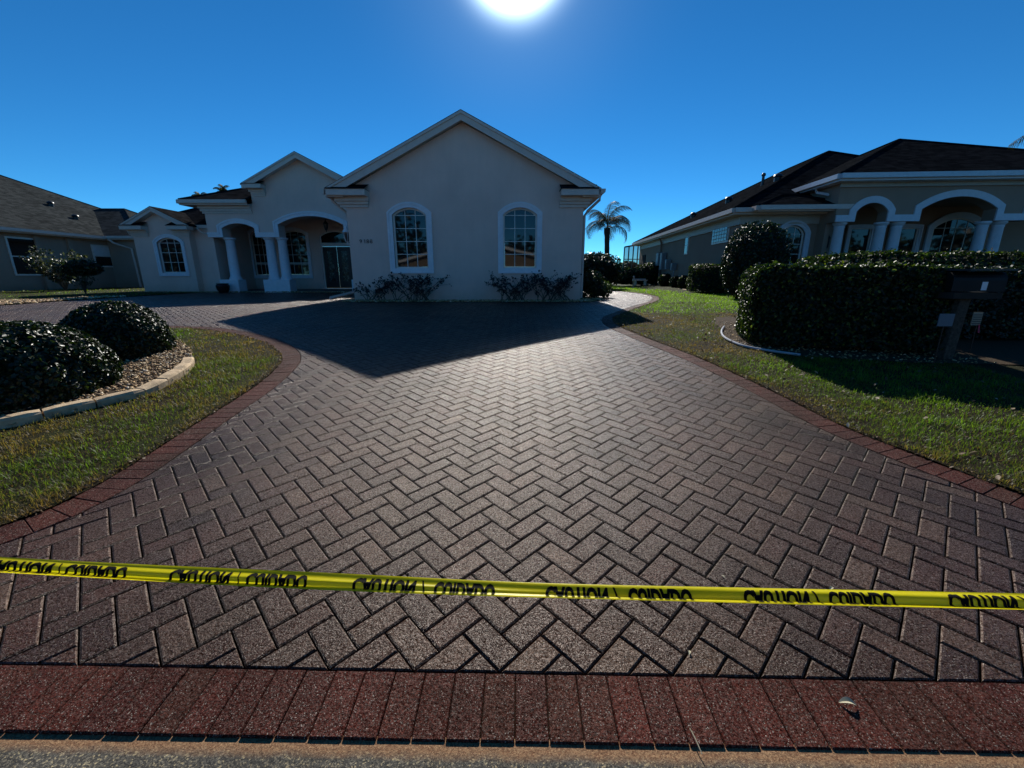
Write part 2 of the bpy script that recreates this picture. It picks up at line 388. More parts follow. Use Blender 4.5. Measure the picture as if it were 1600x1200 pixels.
# driveway outline
YAW = -.0185
def front(x, off=0): return 1.101+off-.0185*(x+.042)
leftE = spline([(-3.9, .98), (-3.2, 1.22), (-2.62, 1.80), (-2.47, 2.05), (-2.44, 2.4), (-2.48, 3.05), (-2.52, 3.84), (-2.62, 4.45), (-2.76, 4.9), (-3.08, 5.40), (-3.7, 6.02), (-4.71, 6.66), (-5.72, 6.98), (-8.9, 7.1)], 5)
rightE = spline([(3.95, .82), (3.4, 1.25), (2.92, 2.08), (2.68, 2.66), (2.55, 3.1), (2.47, 3.89), (2.30, 4.92), (1.97, 6.3), (1.84, 7.29), (1.98, 8.2), (2.5, 9.2), (3.4, 10.9), (4.45, 12.98), (5.3, 15.5), (5.57, 18.5), (5.2, 21), (4.4, 24), (3.6, 27)], 5)
back = [(2.3, 27), (2.3, 12.32), (-5.0, 12.32), (-5.0, 19.0), (-13.7, 19.0), (-13.8, 16.5), (-13.6, 13), (-13.2, 10.9), (-13.4, 9), (-12.5, 7.4)]
outline = [(-3.9, front(-3.9, -.2))]+leftE[::1]
# counter-clockwise: front right, right edge, back, left edge reversed
DRV = [(-3.9, front(-3.9, -.205)), (3.95, front(3.95, -.205))]+rightE+back+leftE[::-1]
def offset_path(P, d):
    out = []
    for i in range(len(P)):
        a = Vector(P[max(i-1, 0)]); b = Vector(P[min(i+1, len(P)-1)]); t = (b-a).normalized(); out.append((P[i][0]-t.y*d, P[i][1]+t.x*d))
    return out
BW = .205
rightI = offset_path(rightE, BW); leftI = offset_path(leftE, -BW)
INNER = [(-3.9, front(-3.9)), (3.95, front(3.95))]+[q for q in rightI if q[1] > front(q[0])]+back+[q for q in leftI[::-1] if q[1] > front(q[0])]
m = M('joint_sand'); p = m.pos(); m.col(m.ramp(m.noise(300, 3, .7, p), [(.3, (.006, .004, .003)), (.7, (.028, .019, .012))])); m.set(1, .0); SAND = m.m
drive = sheet('driveway', DRV, -.014, SAND)

# pavers -----------------------------------------------------------
w = .1016; GAP = .0060; CH = .0062; CD = .0042
ur = Vector((math.cos(R(45)+YAW), math.sin(R(45)+YAW))); ul = Vector((-ur.y, ur.x))
A0 = Vector((-.042, 1.101))
LX = Vector((math.cos(YAW), math.sin(YAW)))*2*math.sqrt(2)*w; LY = Vector((-math.sin(YAW), math.cos(YAW)))*math.sqrt(2)*w
def inset(poly, d):
    n = len(poly); out = []
    for i in range(n):
        a, b, c_ = poly[i-1], poly[i], poly[(i+1) % n]
        d1 = (b-a).normalized(); d2 = (c_-b).normalized(); n1 = Vector((-d1.y, d1.x)); n2 = Vector((-d2.y, d2.x)); mm = n1+n2
        if mm.length < .2: out.append(b+n1*d); continue
        out.append(b+mm/max(mm.dot(n1), .35)*d)
    return out
def area(P): return .5*sum(P[i].x*P[(i+1) % len(P)].y-P[(i+1) % len(P)].x*P[i].y for i in range(len(P)))
def brick_rings(poly, zf, dz=0, ch=CH, tilt=(0, 0), gap=None):
    """three rings of a chamfered paver; poly counter-clockwise"""
    gp = GAP if gap is None else gap; o = inset(poly, gp/2); i_ = inset(poly, gp/2+ch); n = len(poly)
    cx = sum(p.x for p in poly)/n; cy = sum(p.y for p in poly)/n
    zt = lambda p: zf(p.y)+dz+tilt[0]*(p.x-cx)+tilt[1]*(p.y-cy)
    v = [(p.x, p.y, zt(p)-.024) for p in o]+[(p.x, p.y, zt(p)-CD) for p in o]+[(p.x, p.y, zt(p)) for p in i_]
    f = []
    for a in (0, n):
        for k in range(n): f.append((a+k, a+(k+1) % n, a+n+(k+1) % n, a+n+k))
    f.append(tuple(range(2*n, 3*n)))
    return v, f
class Soup:
    def __init__(s): s.v = []; s.f = []; s.r = []
    def add(s, v, f, r): n = len(s.v); s.v += v; s.f += [tuple(i+n for i in q) for q in f]; s.r += [r]*len(v)
    def build(s, name, mat, parent):
        me = bpy.data.meshes.new(name); me.from_pydata(s.v, [], s.f); a = me.attributes.new('rnd', 'FLOAT', 'POINT'); a.data.foreach_set('value', np.array(s.r, np.float32))
        o = link(name, me, mat, parent); o['kind'] = 'stuff'; return o
inn = INNER
seg_a = np.array(inn); seg_b = np.roll(seg_a, -1, axis=0)
cand = []
I, N = np.meshgrid(np.arange(-70, 60), np.arange(-2, 200)); I = I.ravel(); N = N.ravel()
for typ in (0, 1):
    base = np.array([A0.x, A0.y])+np.outer(I, LX)+np.outer(N, LY)+(0 if typ == 0 else np.array(ur)*w)
    a1, a2 = (w, 2*w) if typ == 0 else (2*w, w)
    cs = [base, base+np.array(ur)*a1, base+np.array(ur)*a1+np.array(ul)*a2, base+np.array(ul)*a2]
    ins = np.array([inside(inn, c_[:, 0], c_[:, 1]) for c_ in cs])
    cnt = ins.sum(0)
    for k in np.nonzero(cnt)[0]: cand.append((typ, [Vector(c_[k]) for c_ in cs], int(cnt[k]), ins[:, k]))
def clip(poly, insf):
    hits = []; n = len(poly)
    for i in range(n):
        if insf[i] != insf[(i+1) % n]:
            a, b = poly[i], poly[(i+1) % n]; lo, hi = (a, b) if insf[i] else (b, a)
            for _ in range(14):
                mid = (lo+hi)/2
                if bool(inside(inn, np.array([mid.x]), np.array([mid.y]))[0]): lo = mid
                else: hi = mid
            hits.append((i, lo.copy()))
    if len(hits) != 2: return None
    out = []
    for i in range(n):
        if insf[i]: out.append(poly[i])
        for h in hits:
            if h[0] == i: out.append(h[1])
    q = []
    for p in out:
        if not q or (p-q[-1]).length > .004: q.append(p)
    if len(q) > 2 and (q[0]-q[-1]).length < .004: q.pop()
    if len(q) < 3 or abs(area(q)) < .0009: return None
    return q
pieces = []
for typ, poly, cnt, insf in cand:
    P = poly if cnt == 4 else clip(poly, insf)
    if P is None: continue
    cx = sum(p.x for p in P)/len(P); cy = sum(p.y for p in P)/len(P); zc = cy*_c+(HC-G(cy))*_s
    px = FPX*cx/zc
    size = abs(area(P))/zc**3 if abs(px) < 810 and cy > .8 else 0
    pieces.append((size, typ, P, cnt == 4, cx, cy))
pieces.sort(key=lambda t: -t[0])
SL = math.atan(.0783)
proto = {}
for typ in (0, 1):
    a1, a2 = (w, 2*w) if typ == 0 else (2*w, w)
    c0 = ur*a1/2+ul*a2/2; q = [Vector((0, 0))-c0, ur*a1-c0, ur*a1+ul*a2-c0, ul*a2-c0]
    vv, ff_ = brick_rings(q, lambda y: .0783*y); me = bpy.data.meshes.new('brick'); me.from_pydata(vv, [], ff_); me.materials.append(PAV); proto[typ] = me
soup = Soup(); nb = 0
for size, typ, P, full, cx, cy in pieces:
    dz = random.gauss(0, .0007); tl = (random.gauss(0, .006), random.gauss(0, .006))
    if nb < 300 and size > 0:
        nb += 1
        if full:
            o = link('brick', proto[typ], None, drive); o.location = (cx, cy, G(cy)+dz); o.rotation_euler = (tl[1], -tl[0], 0)
        else:
            q = [p-Vector((cx, cy)) for p in P]; vv, ff_ = brick_rings(q, lambda y: .0783*y, 0, CH*.8); me = bpy.data.meshes.new('brick'); me.from_pydata(vv, [], ff_)
            o = link('brick', me, PAV, drive); o.location = (cx, cy, G(cy)+dz)
    else:
        vv, ff_ = brick_rings(P, G, dz, CH, tl); soup.add(vv, ff_, random.random())
soup.build('brick_field', PAV, drive)
# border courses
bsoup = Soup(); nbb = 0
def border_piece(q, near):
    global nbb
    if area(q) < 0: q = q[::-1]
    cx = sum(p.x for p in q)/4; cy = sum(p.y for p in q)/4; dz = random.gauss(.0005, .0008)
    if near and nbb < 300:
        nbb += 1; z0 = G(cy); qq = [p-Vector((cx, cy)) for p in q]
        vv, ff_ = brick_rings(qq, lambda y: G(cy+y)-z0, 0, .003, gap=.0026); me = bpy.data.meshes.new('border_brick'); me.from_pydata(vv, [], ff_)
        o = link('border_brick', me, PAVR, drive); o.location = (cx, cy, z0+dz)
    else:
        vv, ff_ = brick_rings(q, G, dz, .003, gap=.003); bsoup.add(vv, ff_, random.random())
x = -3.9
while x < 3.85:
    a = Vector((x, front(x, -.002))); b = Vector((x+.1003, front(x+.1003, -.002))); d = Vector((-.0185, -1)).normalized()*-1
    dn = Vector((math.sin(YAW), -math.cos(YAW)))*.2015
    border_piece([a+dn, b+dn, b, a], True); x += .1003
def march(path, side):
    P = [Vector(p) for p in path]; L = [0]
    for i in range(1, len(P)): L.append(L[-1]+(P[i]-P[i-1]).length)
    def ev(s):
        for i in range(1, len(P)):
            if L[i] >= s or i == len(P)-1:
                t = (s-L[i-1])/max(L[i]-L[i-1], 1e-6); p = P[i-1].lerp(P[i], t); break
        e = .06; return p
    def nor(s):
        a = ev(max(s-.12, 0)); b = ev(min(s+.12, L[-1])); t = (b-a).normalized(); return Vector((-t.y, t.x))*side
    s = 0
    while s+.1 < L[-1]:
        a, b = ev(s), ev(s+.1003); na, nb_ = nor(s), nor(s+.1003)
        q = [a, b, b+nb_*(BW-.003), a+na*(BW-.003)]
        if min(p.y-front(p.x) for p in q) > .004: border_piece(q, s < 11)
        s += .1003
march(leftE, -1); march(rightE, 1)
bsoup.build('border_brick_run', PAVR, drive)

# lawns -------------------------------------------------------------
LAWN_L = [(-16, 1.0), (-3.95, 1.02)]+[q for q in leftE if q[1] > 1.0]+[(-8.9, 7.08), (-16, 7.1)]
LAWN_R = [(3.97, .86), (16, .9), (40, .9), (40, 34), (2.4, 34), (2.4, 27.2)]+rightE[::-1]
LAWN_F = [(-60, 7.2), (-12.6, 7.5), (-13.5, 9), (-13.3, 10.9), (-13.7, 13), (-13.9, 16.5), (-13.9, 19), (-17.3, 19), (-17.3, 30), (-60, 34)]
lm = M('lawn_thatch'); p = lm.pos(); a_ = lm.noise(70, 4, .8, p); b_ = lm.noise(1.1, 4, .6, p)
sp = lm.n('ShaderNodeSeparateXYZ'); lm.l(p, sp.inputs[0])
far_g = lm.ramp(lm.math('MULTIPLY', sp.outputs['Y'], .05), [(.36, g(0)), (.5, g(.85))])
dry = lm.ramp(a_, [(.3, (.008, .006, .003)), (.55, (.032, .021, .011)), (.78, (.10, .07, .038))])
grn = lm.ramp(a_, [(.3, (.010, .013, .004)), (.55, (.035, .045, .010)), (.8, (.10, .115, .03))])
lm.col(lm.mix(lm.math('MAXIMUM', far_g, lm.ramp(b_, [(.42, g(0)), (.6, g(.8))])), dry, grn)); lm.set(.95, .1); lm.bump(a_, 1, .02)
sheet('lawn', LAWN_L, .006, lm.m, step=.25, noise=.005)
sheet('lawn', LAWN_R, .006, lm.m, step=.25, noise=.005)
sheet('lawn', LAWN_F, .02, lm.m, step=1.0)

# planter bed outline on the left island
KERB = spline([(-7.4, 2.05), (-5.6, 2.25), (-4.6, 2.62)]+[tuple(gr(*q))[:2] for q in [(0, 672), (32, 666), (112, 648), (180, 632), (228, 620), (266, 602), (296, 582), (304, 568), (298, 552)]]+[(-4.35, 5.5), (-4.9, 5.95), (-6.0, 6.3), (-7.6, 6.2), (-8.6, 5.2), (-8.6, 3.2)], 6, True)
BEDR = [tuple(gr(*q))[:2] for q in [(1128, 516), (1127, 521), (1133, 531), (1160, 543), (1200, 551), (1250, 558)]]
BEDR = spline(BEDR, 5)+[(4.6, 4.75), (6.5, 4.6), (12, 5.0), (12, 8.2), (4, 8.2), (3.6, 7.4)]
pm = M('bed_soil'); pm.col(pm.ramp(pm.noise(50, 4, .8, pm.pos()), [(.3, (.02, .015, .01)), (.7, (.09, .06, .035))])); pm.set(.95, .1)
sheet('planting_bed', KERB, .03, pm.m); sheet('planting_bed', BEDR, .014, pm.m)

def dist_to(path, X, Y):
    P = np.array(path); best = np.full(X.shape, 9.)
    for i in range(len(P)-1):
        a, b = P[i], P[i+1]; d = b-a; t = np.clip(((X-a[0])*d[0]+(Y-a[1])*d[1])/max(d@d, 1e-9), 0, 1)
        best = np.minimum(best, np.hypot(X-a[0]-t*d[0], Y-a[1]-t*d[1]))
    return best
Gv = np.vectorize(G)
def vnoise(X, Y, s, seed=0):
    r_ = np.random.default_rng(seed); T = r_.random((64, 64)); x = X/s; y = Y/s; xi = np.floor(x).astype(int); yi = np.floor(y).astype(int); fx = x-xi; fy = y-yi
    fx = fx*fx*(3-2*fx); fy = fy*fy*(3-2*fy); t = lambda a, b: T[a % 64, b % 64]
    return (t(xi, yi)*(1-fx)+t(xi+1, yi)*fx)*(1-fy)+(t(xi, yi+1)*(1-fx)+t(xi+1, yi+1)*fx)*fy
def grass(name, poly, exclude, boxes, label, edge=None, green=None):
    VV = []; FF = []; RR = []; base = 0
    for (x0, x1, y0, y1, dens, hgt, wid) in boxes:
        n = int((x1-x0)*(y1-y0)*dens); X = rng.uniform(x0, x1, n); Y = rng.uniform(y0, y1, n)
        k = inside(poly, X, Y)
        for e in exclude: k &= ~inside(e, X, Y)
        pt = vnoise(X, Y, .11, 3); k &= rng.random(n) < .35+.9*pt
        X, Y = X[k], Y[k]; n = len(X)
        if n == 0: continue
        tall = vnoise(X, Y, .16, 5)
        h = hgt*(.35+.75*rng.random(n))*(.55+.9*tall**2)
        gn = vnoise(X, Y, .9, 11)*.55+vnoise(X, Y, .22, 12)*.3+rng.random(n)*.35
        if green is not None: gn = gn+green(X, Y)
        if edge is not None:
            d = dist_to(edge, X, Y); gn -= .45*np.exp(-d/.10); h *= 1-.25*np.exp(-d/.06)
        straw = rng.random(n) < .25; gn = np.where(straw, gn-.45, gn)-.04
        gn = np.clip(gn, 0, 1); h = h*(.7+.6*gn)
        a = rng.uniform(0, 2*np.pi, n); lean = rng.uniform(.15, 1.25, n)+np.where(straw, .7, 0); b = a+rng.normal(0, .5, n)
        wd = wid*(.6+.6*rng.random(n)); sx, sy = np.cos(a+np.pi/2)*wd, np.sin(a+np.pi/2)*wd
        z0 = Gv(Y)+.002
        dx, dy = np.cos(b), np.sin(b)
        def ring(t, ww, cz, cr):
            return np.stack([X+dx*h*cr-sx*ww, Y+dy*h*cr-sy*ww, z0+h*cz], 1), np.stack([X+dx*h*cr+sx*ww, Y+dy*h*cr+sy*ww, z0+h*cz], 1)
        l0, r0 = ring(0, 1, np.zeros(n), np.zeros(n)); l1, r1 = ring(.5, .85, .55*np.cos(lean*.5), .5*np.sin(lean*.6)); l2, r2 = ring(1, .12, .55*np.cos(lean*.5)+.4*np.cos(lean*1.3), .5*np.sin(lean*.6)+.5*np.sin(np.minimum(lean*1.3, 1.6)))
        vv = np.stack([l0, r0, l1, r1, l2, r2], 1).reshape(-1, 3); idx = base+np.arange(n)[:, None]*6
        ff = np.concatenate([idx+np.array([0, 1, 3, 2]), idx+np.array([2, 3, 5, 4])]); VV.append(vv); FF.append(ff); RR.append(np.repeat(gn, 6)); base += n*6
    me = mesh_np(name, np.concatenate(VV), np.concatenate(FF), np.concatenate(RR)); o = link(name, me, GRASS); tag(o, label, 'grass', kind='stuff'); return o
grass('grass', LAWN_L, [KERB], [(-5.2, -2.3, 1.2, 3.2, 8500, .062, .0019), (-6, -2.3, 3.2, 5.2, 6500, .058, .0023), (-9.5, -2.3, 5.2, 7.2, 2200, .055, .004)], 'short green and straw grass around the stone kerb on the left', leftE)
grass('grass', LAWN_R, [BEDR], [(2.2, 5.5, 1.3, 3.2, 8000, .062, .0019), (1.8, 5.2, 3.2, 5.4, 6000, .052, .0023), (1.7, 4.6, 5.4, 9, 2400, .045, .0035), (2, 9, 9, 16, 800, .045, .006), (4.5, 12, 16, 30, 260, .06, .012)],
      'winter browned lawn grass right of the driveway', rightE, lambda X, Y: np.where(Y > 9, .35+.03*(Y-9), np.where(Y > 5.2, -.22, 0)))
grass('grass', LAWN_F, [], [(-34, -13, 8, 19, 100, .06, .014), (-34, -15, 19, 27, 70, .07, .02)], 'sunlit strip of grass in front of the left neighbour house', None, lambda X, Y: 0.12)

# pebbles -----------------------------------------------------------
PEB = m_leaf('pebble', [(0, (.10, .05, .022)), (.3, (.28, .16, .07)), (.6, (.44, .27, .11)), (.85, (.52, .38, .2)), (1, (.7, .6, .45))], .7, .35, 0.0)
def pebbles(name, poly, n, size, label, exclude=(), zoff=.03, bx=None):
    P = np.array(poly); x0, y0 = P.min(0); x1, y1 = P.max(0)
    if bx: x0, x1, y0, y1 = bx
    X = rng.uniform(x0, x1, n*3); Y = rng.uniform(y0, y1, n*3); k = inside(poly, X, Y)
    for e in exclude: k &= ~inside(e, X, Y)
    X, Y = X[k][:n], Y[k][:n]; n = len(X)
    oct_v = np.array([(1, 0, 0), (0, 1, 0), (-1, 0, 0), (0, -1, 0), (.6, .6, .55), (-.6, .6, .55), (-.6, -.6, .55), (.6, -.6, .55), (0, 0, .8)])
    oct_f = np.array([(0, 1, 4), (1, 2, 5), (2, 3, 6), (3, 0, 7), (0, 4, 7), (1, 5, 4), (2, 6, 5), (3, 7, 6), (4, 5, 8), (5, 6, 8), (6, 7, 8), (7, 4, 8)])
    s = size*rng.uniform(.5, 1.25, n); el = rng.uniform(.55, 1, n); th = rng.uniform(0, 6.28, n); fl = rng.uniform(.5, 1, n)
    v = np.repeat(oct_v[None], n, 0)*(1+rng.normal(0, .13, (n, 9, 3))); v[:, :, 1] *= el[:, None]; v[:, :, 2] *= fl[:, None]; v *= s[:, None, None]
    tx = rng.normal(0, .35, n); v[:, :, 2] += v[:, :, 0]*tx[:, None]
    cx = v[:, :, 0]*np.cos(th)[:, None]-v[:, :, 1]*np.sin(th)[:, None]; cy = v[:, :, 0]*np.sin(th)[:, None]+v[:, :, 1]*np.cos(th)[:, None]
    z = v[:, :, 2]+(Gv(Y)+zoff+rng.uniform(-.004, .012, n))[:, None]
    vv = np.stack([cx+X[:, None], cy+Y[:, None], z], 2).reshape(-1, 3); ff = (np.arange(n)[:, None, None]*9+oct_f[None]).reshape(-1, 3)
    o = link(name, mesh_np(name, vv, ff, np.repeat(rng.random(n), 9)), PEB); tag(o, label, 'pebbles', kind='stuff'); return o
KIN = [(x*.985-.05, y) for x, y in KERB]
pebbles('pebble_mulch', KERB, 6500, .017, 'tan river pebbles between the round shrubs and the stone kerb', bx=(-5.6, -3.2, 2.4, 6.0))
pebbles('pebble_mulch', BEDR, 2200, .015, 'tan pebbles under the big hedge behind the curved edging', zoff=.012, bx=(2.9, 5.6, 4.4, 7.6))
BEDG = [(-5.0, 12.34), (2.25, 12.34), (2.9, 13.3), (2.9, 15), (2.0, 15), (2.0, 13.05), (-5.0, 13.05)]
sheet('planting_bed', BEDG, .012, pm.m)
pebbles('pebble_mulch', BEDG, 5000, .03, 'pale gravel strip along the foot of the big gable wall', zoff=.012)
BEDW = [(-13.4, 19.05), (-5.1, 19.05), (-5.1, 19.6), (-17.2, 19.75), (-17.2, 19.0)]
BEDF = [(-17, 10.9), (-13.25, 10.95), (-13.65, 13), (-13.75, 15.2), (-14.6, 15.2), (-14.6, 13), (-17, 12.4)]
pebbles('pebble_mulch', BEDF, 2600, .045, 'rough tan stones edging the far left end of the paved court', zoff=.02)
pebbles('pebble_mulch', BEDW, 1600, .035, 'thin gravel line at the foot of the porch pedestals', zoff=.01)

# stone kerb --------------------------------------------------------
KST = m_plain('kerb_stone', (.56, .41, .25), .85, .3, nscale=9, var=.4, bump=.5, bd=.006)
kt = thing('planter_kerb', 'curved edging of pale stone blocks around the two round shrubs', 'kerb', (-4, 4, 0))
def path_eval(P):
    P = [Vector(p) for p in P]; L = [0]
    for i in range(1, len(P)): L.append(L[-1]+(P[i]-P[i-1]).length)
    def ev(s):
        s = min(max(s, 0), L[-1])
        for i in range(1, len(P)):
            if L[i] >= s: return P[i-1].lerp(P[i], (s-L[i-1])/max(L[i]-L[i-1], 1e-6))
        return P[-1]
    return ev, L[-1]
ev, LT = path_eval(KERB[6:62]); s = .0
while s < LT-.2:
    ln = random.choice([.30, .34, .27, .31]) if not (3.95 < s < 5.1) else .17
    if s+ln > LT: break
    a, b = ev(s+.006), ev(s+ln-.006); t = (b-a).normalized(); nn = Vector((-t.y, t.x)); wd = .105; h = .085+random.uniform(-.006, .006)
    mb = MB(); k = 4; v = []; 
    for i in range(k+1):
        p_ = ev(s+.006+(ln-.012)*i/k); tt = (ev(s+.012+(ln-.012)*i/k)-ev(s+(ln-.012)*i/k)).normalized(); n_ = Vector((-tt.y, tt.x)); z = G(p_.y)
        sh = .012 if i in (0, k) else 0
        for (o_, hz) in ((0, -.03), (-.004, h*.75), (.012, h-sh*.6), (wd-.012, h+.004-sh*.6), (wd+.004, h*.75), (wd, -.03)):
            q = p_+n_*o_; v.append((q.x+random.uniform(-.002, .002), q.y+random.uniform(-.002, .002), z+hz+random.uniform(-.002, .002)))
    f = [(i*6+j, i*6+j+1, (i+1)*6+j+1, (i+1)*6+j) for i in range(k) for j in range(5)]+[(5, 4, 3, 2, 1, 0), tuple(range(k*6, k*6+6))]
    v = [(a_[0]+4, a_[1]-4, a_[2]) for a_ in v]
    mb.add(v, f).build('kerb_stone', KST, kt); s += ln
# flexible edging on the right
ed = MB(); ep = [tuple(gr(*q)) for q in [(1131, 513), (1127, 521), (1133, 531), (1160, 543), (1200, 551), (1250, 558)]]
es = spline([(a_[0], a_[1]) for a_ in ep], 6); ed.tube([(x, y, G(y)+.028) for x, y in es], .016, 8)
tag(ed.build('garden_edging', m_paint('edging_plastic', (.42, .42, .44), .35)), 'thin grey edging strip curving round the pebbles at the end of the big hedge', 'edging')

# ================================================================== VEGETATION BUILDERS
def leaves(points, normals, size, jitter=.8, long=1.7, four=True, rnd=None):
    n = len(points); P = np.asarray(points); N_ = np.asarray(normals)+rng.normal(0, jitter, (n, 3)); N_ /= np.linalg.norm(N_, axis=1)[:, None]
    T = rng.normal(0, 1, (n, 3)); T -= N_*(T*N_).sum(1)[:, None]; T /= np.linalg.norm(T, axis=1)[:, None]; B = np.cross(N_, T)
    s = (size*rng.uniform(.6, 1.25, n))[:, None]; L = s*long/2; w_ = s*.5; fold = s*.12
    if four:
        v = np.stack([P-T*L, P-T*L*.2+B*w_+N_*fold, P+T*L*.45+B*w_*.75+N_*fold, P+T*L-N_*fold, P+T*L*.45-B*w_*.75+N_*fold, P-T*L*.2-B*w_+N_*fold], 1).reshape(-1, 3)
        i = np.arange(n)[:, None]*6; f = np.concatenate([i+np.array([0, 1, 2, 3]), i+np.array([0, 3, 4, 5])]); k = 6
    else:
        v = np.stack([P-T*L, P+B*w_+N_*fold, P+T*L, P-B*w_+N_*fold], 1).reshape(-1, 3); i = np.arange(n)[:, None]*4; f = i+np.array([0, 1, 2, 3]); k = 4
    r_ = rng.random(n)**1.6 if rnd is None else rnd
    return v, f, np.repeat(r_, k)
def blob_pts(n, rad, p=2.3, depth=.16, bumps=.07, seed=0, bottom=-.95):
    d = rng.normal(0, 1, (n*2, 3)); d /= np.linalg.norm(d, axis=1)[:, None]; d = d[d[:, 2] > bottom][:n]; n = len(d)
    r = 1/(np.abs(d)**p).sum(1)**(1/p)
    a = np.arctan2(d[:, 1], d[:, 0]); b = d[:, 2]
    lump = np.sin(a*5+seed)*np.cos(b*6+seed*2)+.6*np.sin(a*11+b*9+seed*3)+.4*np.sin(a*19-b*15+seed)
    r = r*(1+bumps*lump-depth*rng.random(n)**2.2)
    nn = d/np.array(rad); nn /= np.linalg.norm(nn, axis=1)[:, None]
    return d*r[:, None]*np.array(rad), nn
def box_pts(n, half, depth=.1, bumps=.03, p=7, seed=0):
    hx, hy, hz = half; A = np.array([hy*hz, hy*hz, hx*hz, hx*hz, hx*hy]); k = rng.choice(5, n, p=A/A.sum()); u = rng.uniform(-1, 1, (n, 3))
    for j, (ax, sg) in enumerate([(0, 1), (0, -1), (1, 1), (1, -1), (2, 1)]): u[k == j, ax] = sg
    nn = np.zeros((n, 3))
    for j, (ax, sg) in enumerate([(0, 1), (0, -1), (1, 1), (1, -1), (2, 1)]): nn[k == j, ax] = sg
    r = 1/(np.abs(u)**p).sum(1)**(1/p); q = u*r[:, None]*np.array(half)
    lump = np.sin(q[:, 0]*4.1+seed)*np.sin(q[:, 2]*5+seed)+.6*np.sin(q[:, 0]*9.7+q[:, 1]*7)+.5*np.sin(q[:, 2]*13+q[:, 0]*6)
    q = q+nn*(bumps*lump-depth*rng.random(n)**2)[:, None]
    # shoots that stick out
    sh = rng.random(n) < .03; q[sh] += nn[sh]*rng.uniform(.02, .07, (sh.sum(), 1))
    return q, nn
def core_mesh(name, rad, p, parent, mat=CORE, k=.86, bottom=None):  # solid dark core added to block the view through the leaves
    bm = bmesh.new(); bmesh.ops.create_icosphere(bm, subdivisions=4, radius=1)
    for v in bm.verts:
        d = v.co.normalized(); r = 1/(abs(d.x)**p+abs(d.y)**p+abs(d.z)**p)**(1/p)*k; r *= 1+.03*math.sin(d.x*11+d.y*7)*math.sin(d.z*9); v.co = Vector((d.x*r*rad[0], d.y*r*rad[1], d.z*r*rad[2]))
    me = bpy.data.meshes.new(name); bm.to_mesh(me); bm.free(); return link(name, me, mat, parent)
def shrub(name, label, cat, loc, rad, n, size, mat=LEAFD, p=2.3, box=False, rz=0, group=None, four=True, k=.84, jitter=.8, bumps=.06, depth=.16, seed=0, up=None):
    """loc is the centre of the foot; rad the half sizes"""
    t = thing(name, label, cat, loc, rz, group)
    pts, nn = box_pts(n, rad, depth, .018, 10, seed) if box else blob_pts(n, rad, p, depth, bumps, seed)
    up = rad[2] if up is None else up
    if up < rad[2]*.9: v0_ = pts[:, 2] > -up*.95; pts, nn = pts[v0_], nn[v0_]
    v, f, r_ = leaves(pts, nn, size, jitter, four=four); v[:, 2] = np.maximum(v[:, 2]+up, .005)
    link('foliage', mesh_np('foliage', v, f, r_), mat, t)
    c = core_mesh('dark_core', rad, 8 if box else p, t, k=k); c.location = (0, 0, up)
    return t
def stems_shrub(name, label, loc, spread, h, nst, mat, leafsize, nleaf, cat='shrub', group=None, stemmat=BARK, seed=0, lean=1.0, base=0.0):
    rr = random.Random(seed); t = thing(name, label, cat, loc, 0, group); mb = MB(); tips = []
    for i in range(nst):
        a = 2*math.pi*i/nst+rr.uniform(-.3, .3); out = rr.uniform(.35, 1)*lean; hh = h*rr.uniform(.65, 1.0)
        P = []; cx, cy = math.cos(a)*spread[0]*out, math.sin(a)*spread[1]*out; bx_, by_ = (rr.uniform(-.45, .45)*spread[0]*base, rr.uniform(-.3, .3)*spread[1]*base)
        for k in range(6):
            u = k/5; P.append(Vector((bx_+(cx-bx_)*u**1.2+rr.uniform(-.025, .025)*u, by_+(cy-by_)*u**1.2+rr.uniform(-.025, .025)*u, hh*(1-(1-u)**1.4))))
        mb.tube(P, [.011*(1-.75*k/5) for k in range(6)], 5)
        for k in range(2, 6): tips.append((P[k], .4 if k < 4 else 1))
        for j in range(3):
            b0 = P[rr.randint(1, 4)]; aa = a+rr.uniform(-1.2, 1.2); ln = h*rr.uniform(.18, .4); Q = [b0]
            for k in range(1, 4): Q.append(b0+Vector((math.cos(aa)*ln*k/3*.8, math.sin(aa)*ln*k/3*.5, ln*k/3*rr.uniform(.5, .9))))
            mb.tube(Q, [.006, .005, .0035, .002], 4); tips.append((Q[-1], 1)); tips.append((Q[-2], .6))
    mb.build('branches', stemmat, t)
    pts = []; wts = np.array([q[1] for q in tips]); idx = rng.choice(len(tips), nleaf, p=wts/wts.sum())
    pts = np.array([tips[i][0] for i in idx])+rng.normal(0, leafsize*.75, (nleaf, 3)); pts[:, 2] = np.maximum(pts[:, 2], .03)
    v, f, r_ = leaves(pts, np.tile([0, -.3, .6], (nleaf, 1)), leafsize, 1.0, 1.5); link('foliage', mesh_np('foliage', v, f, r_), mat, t); return t
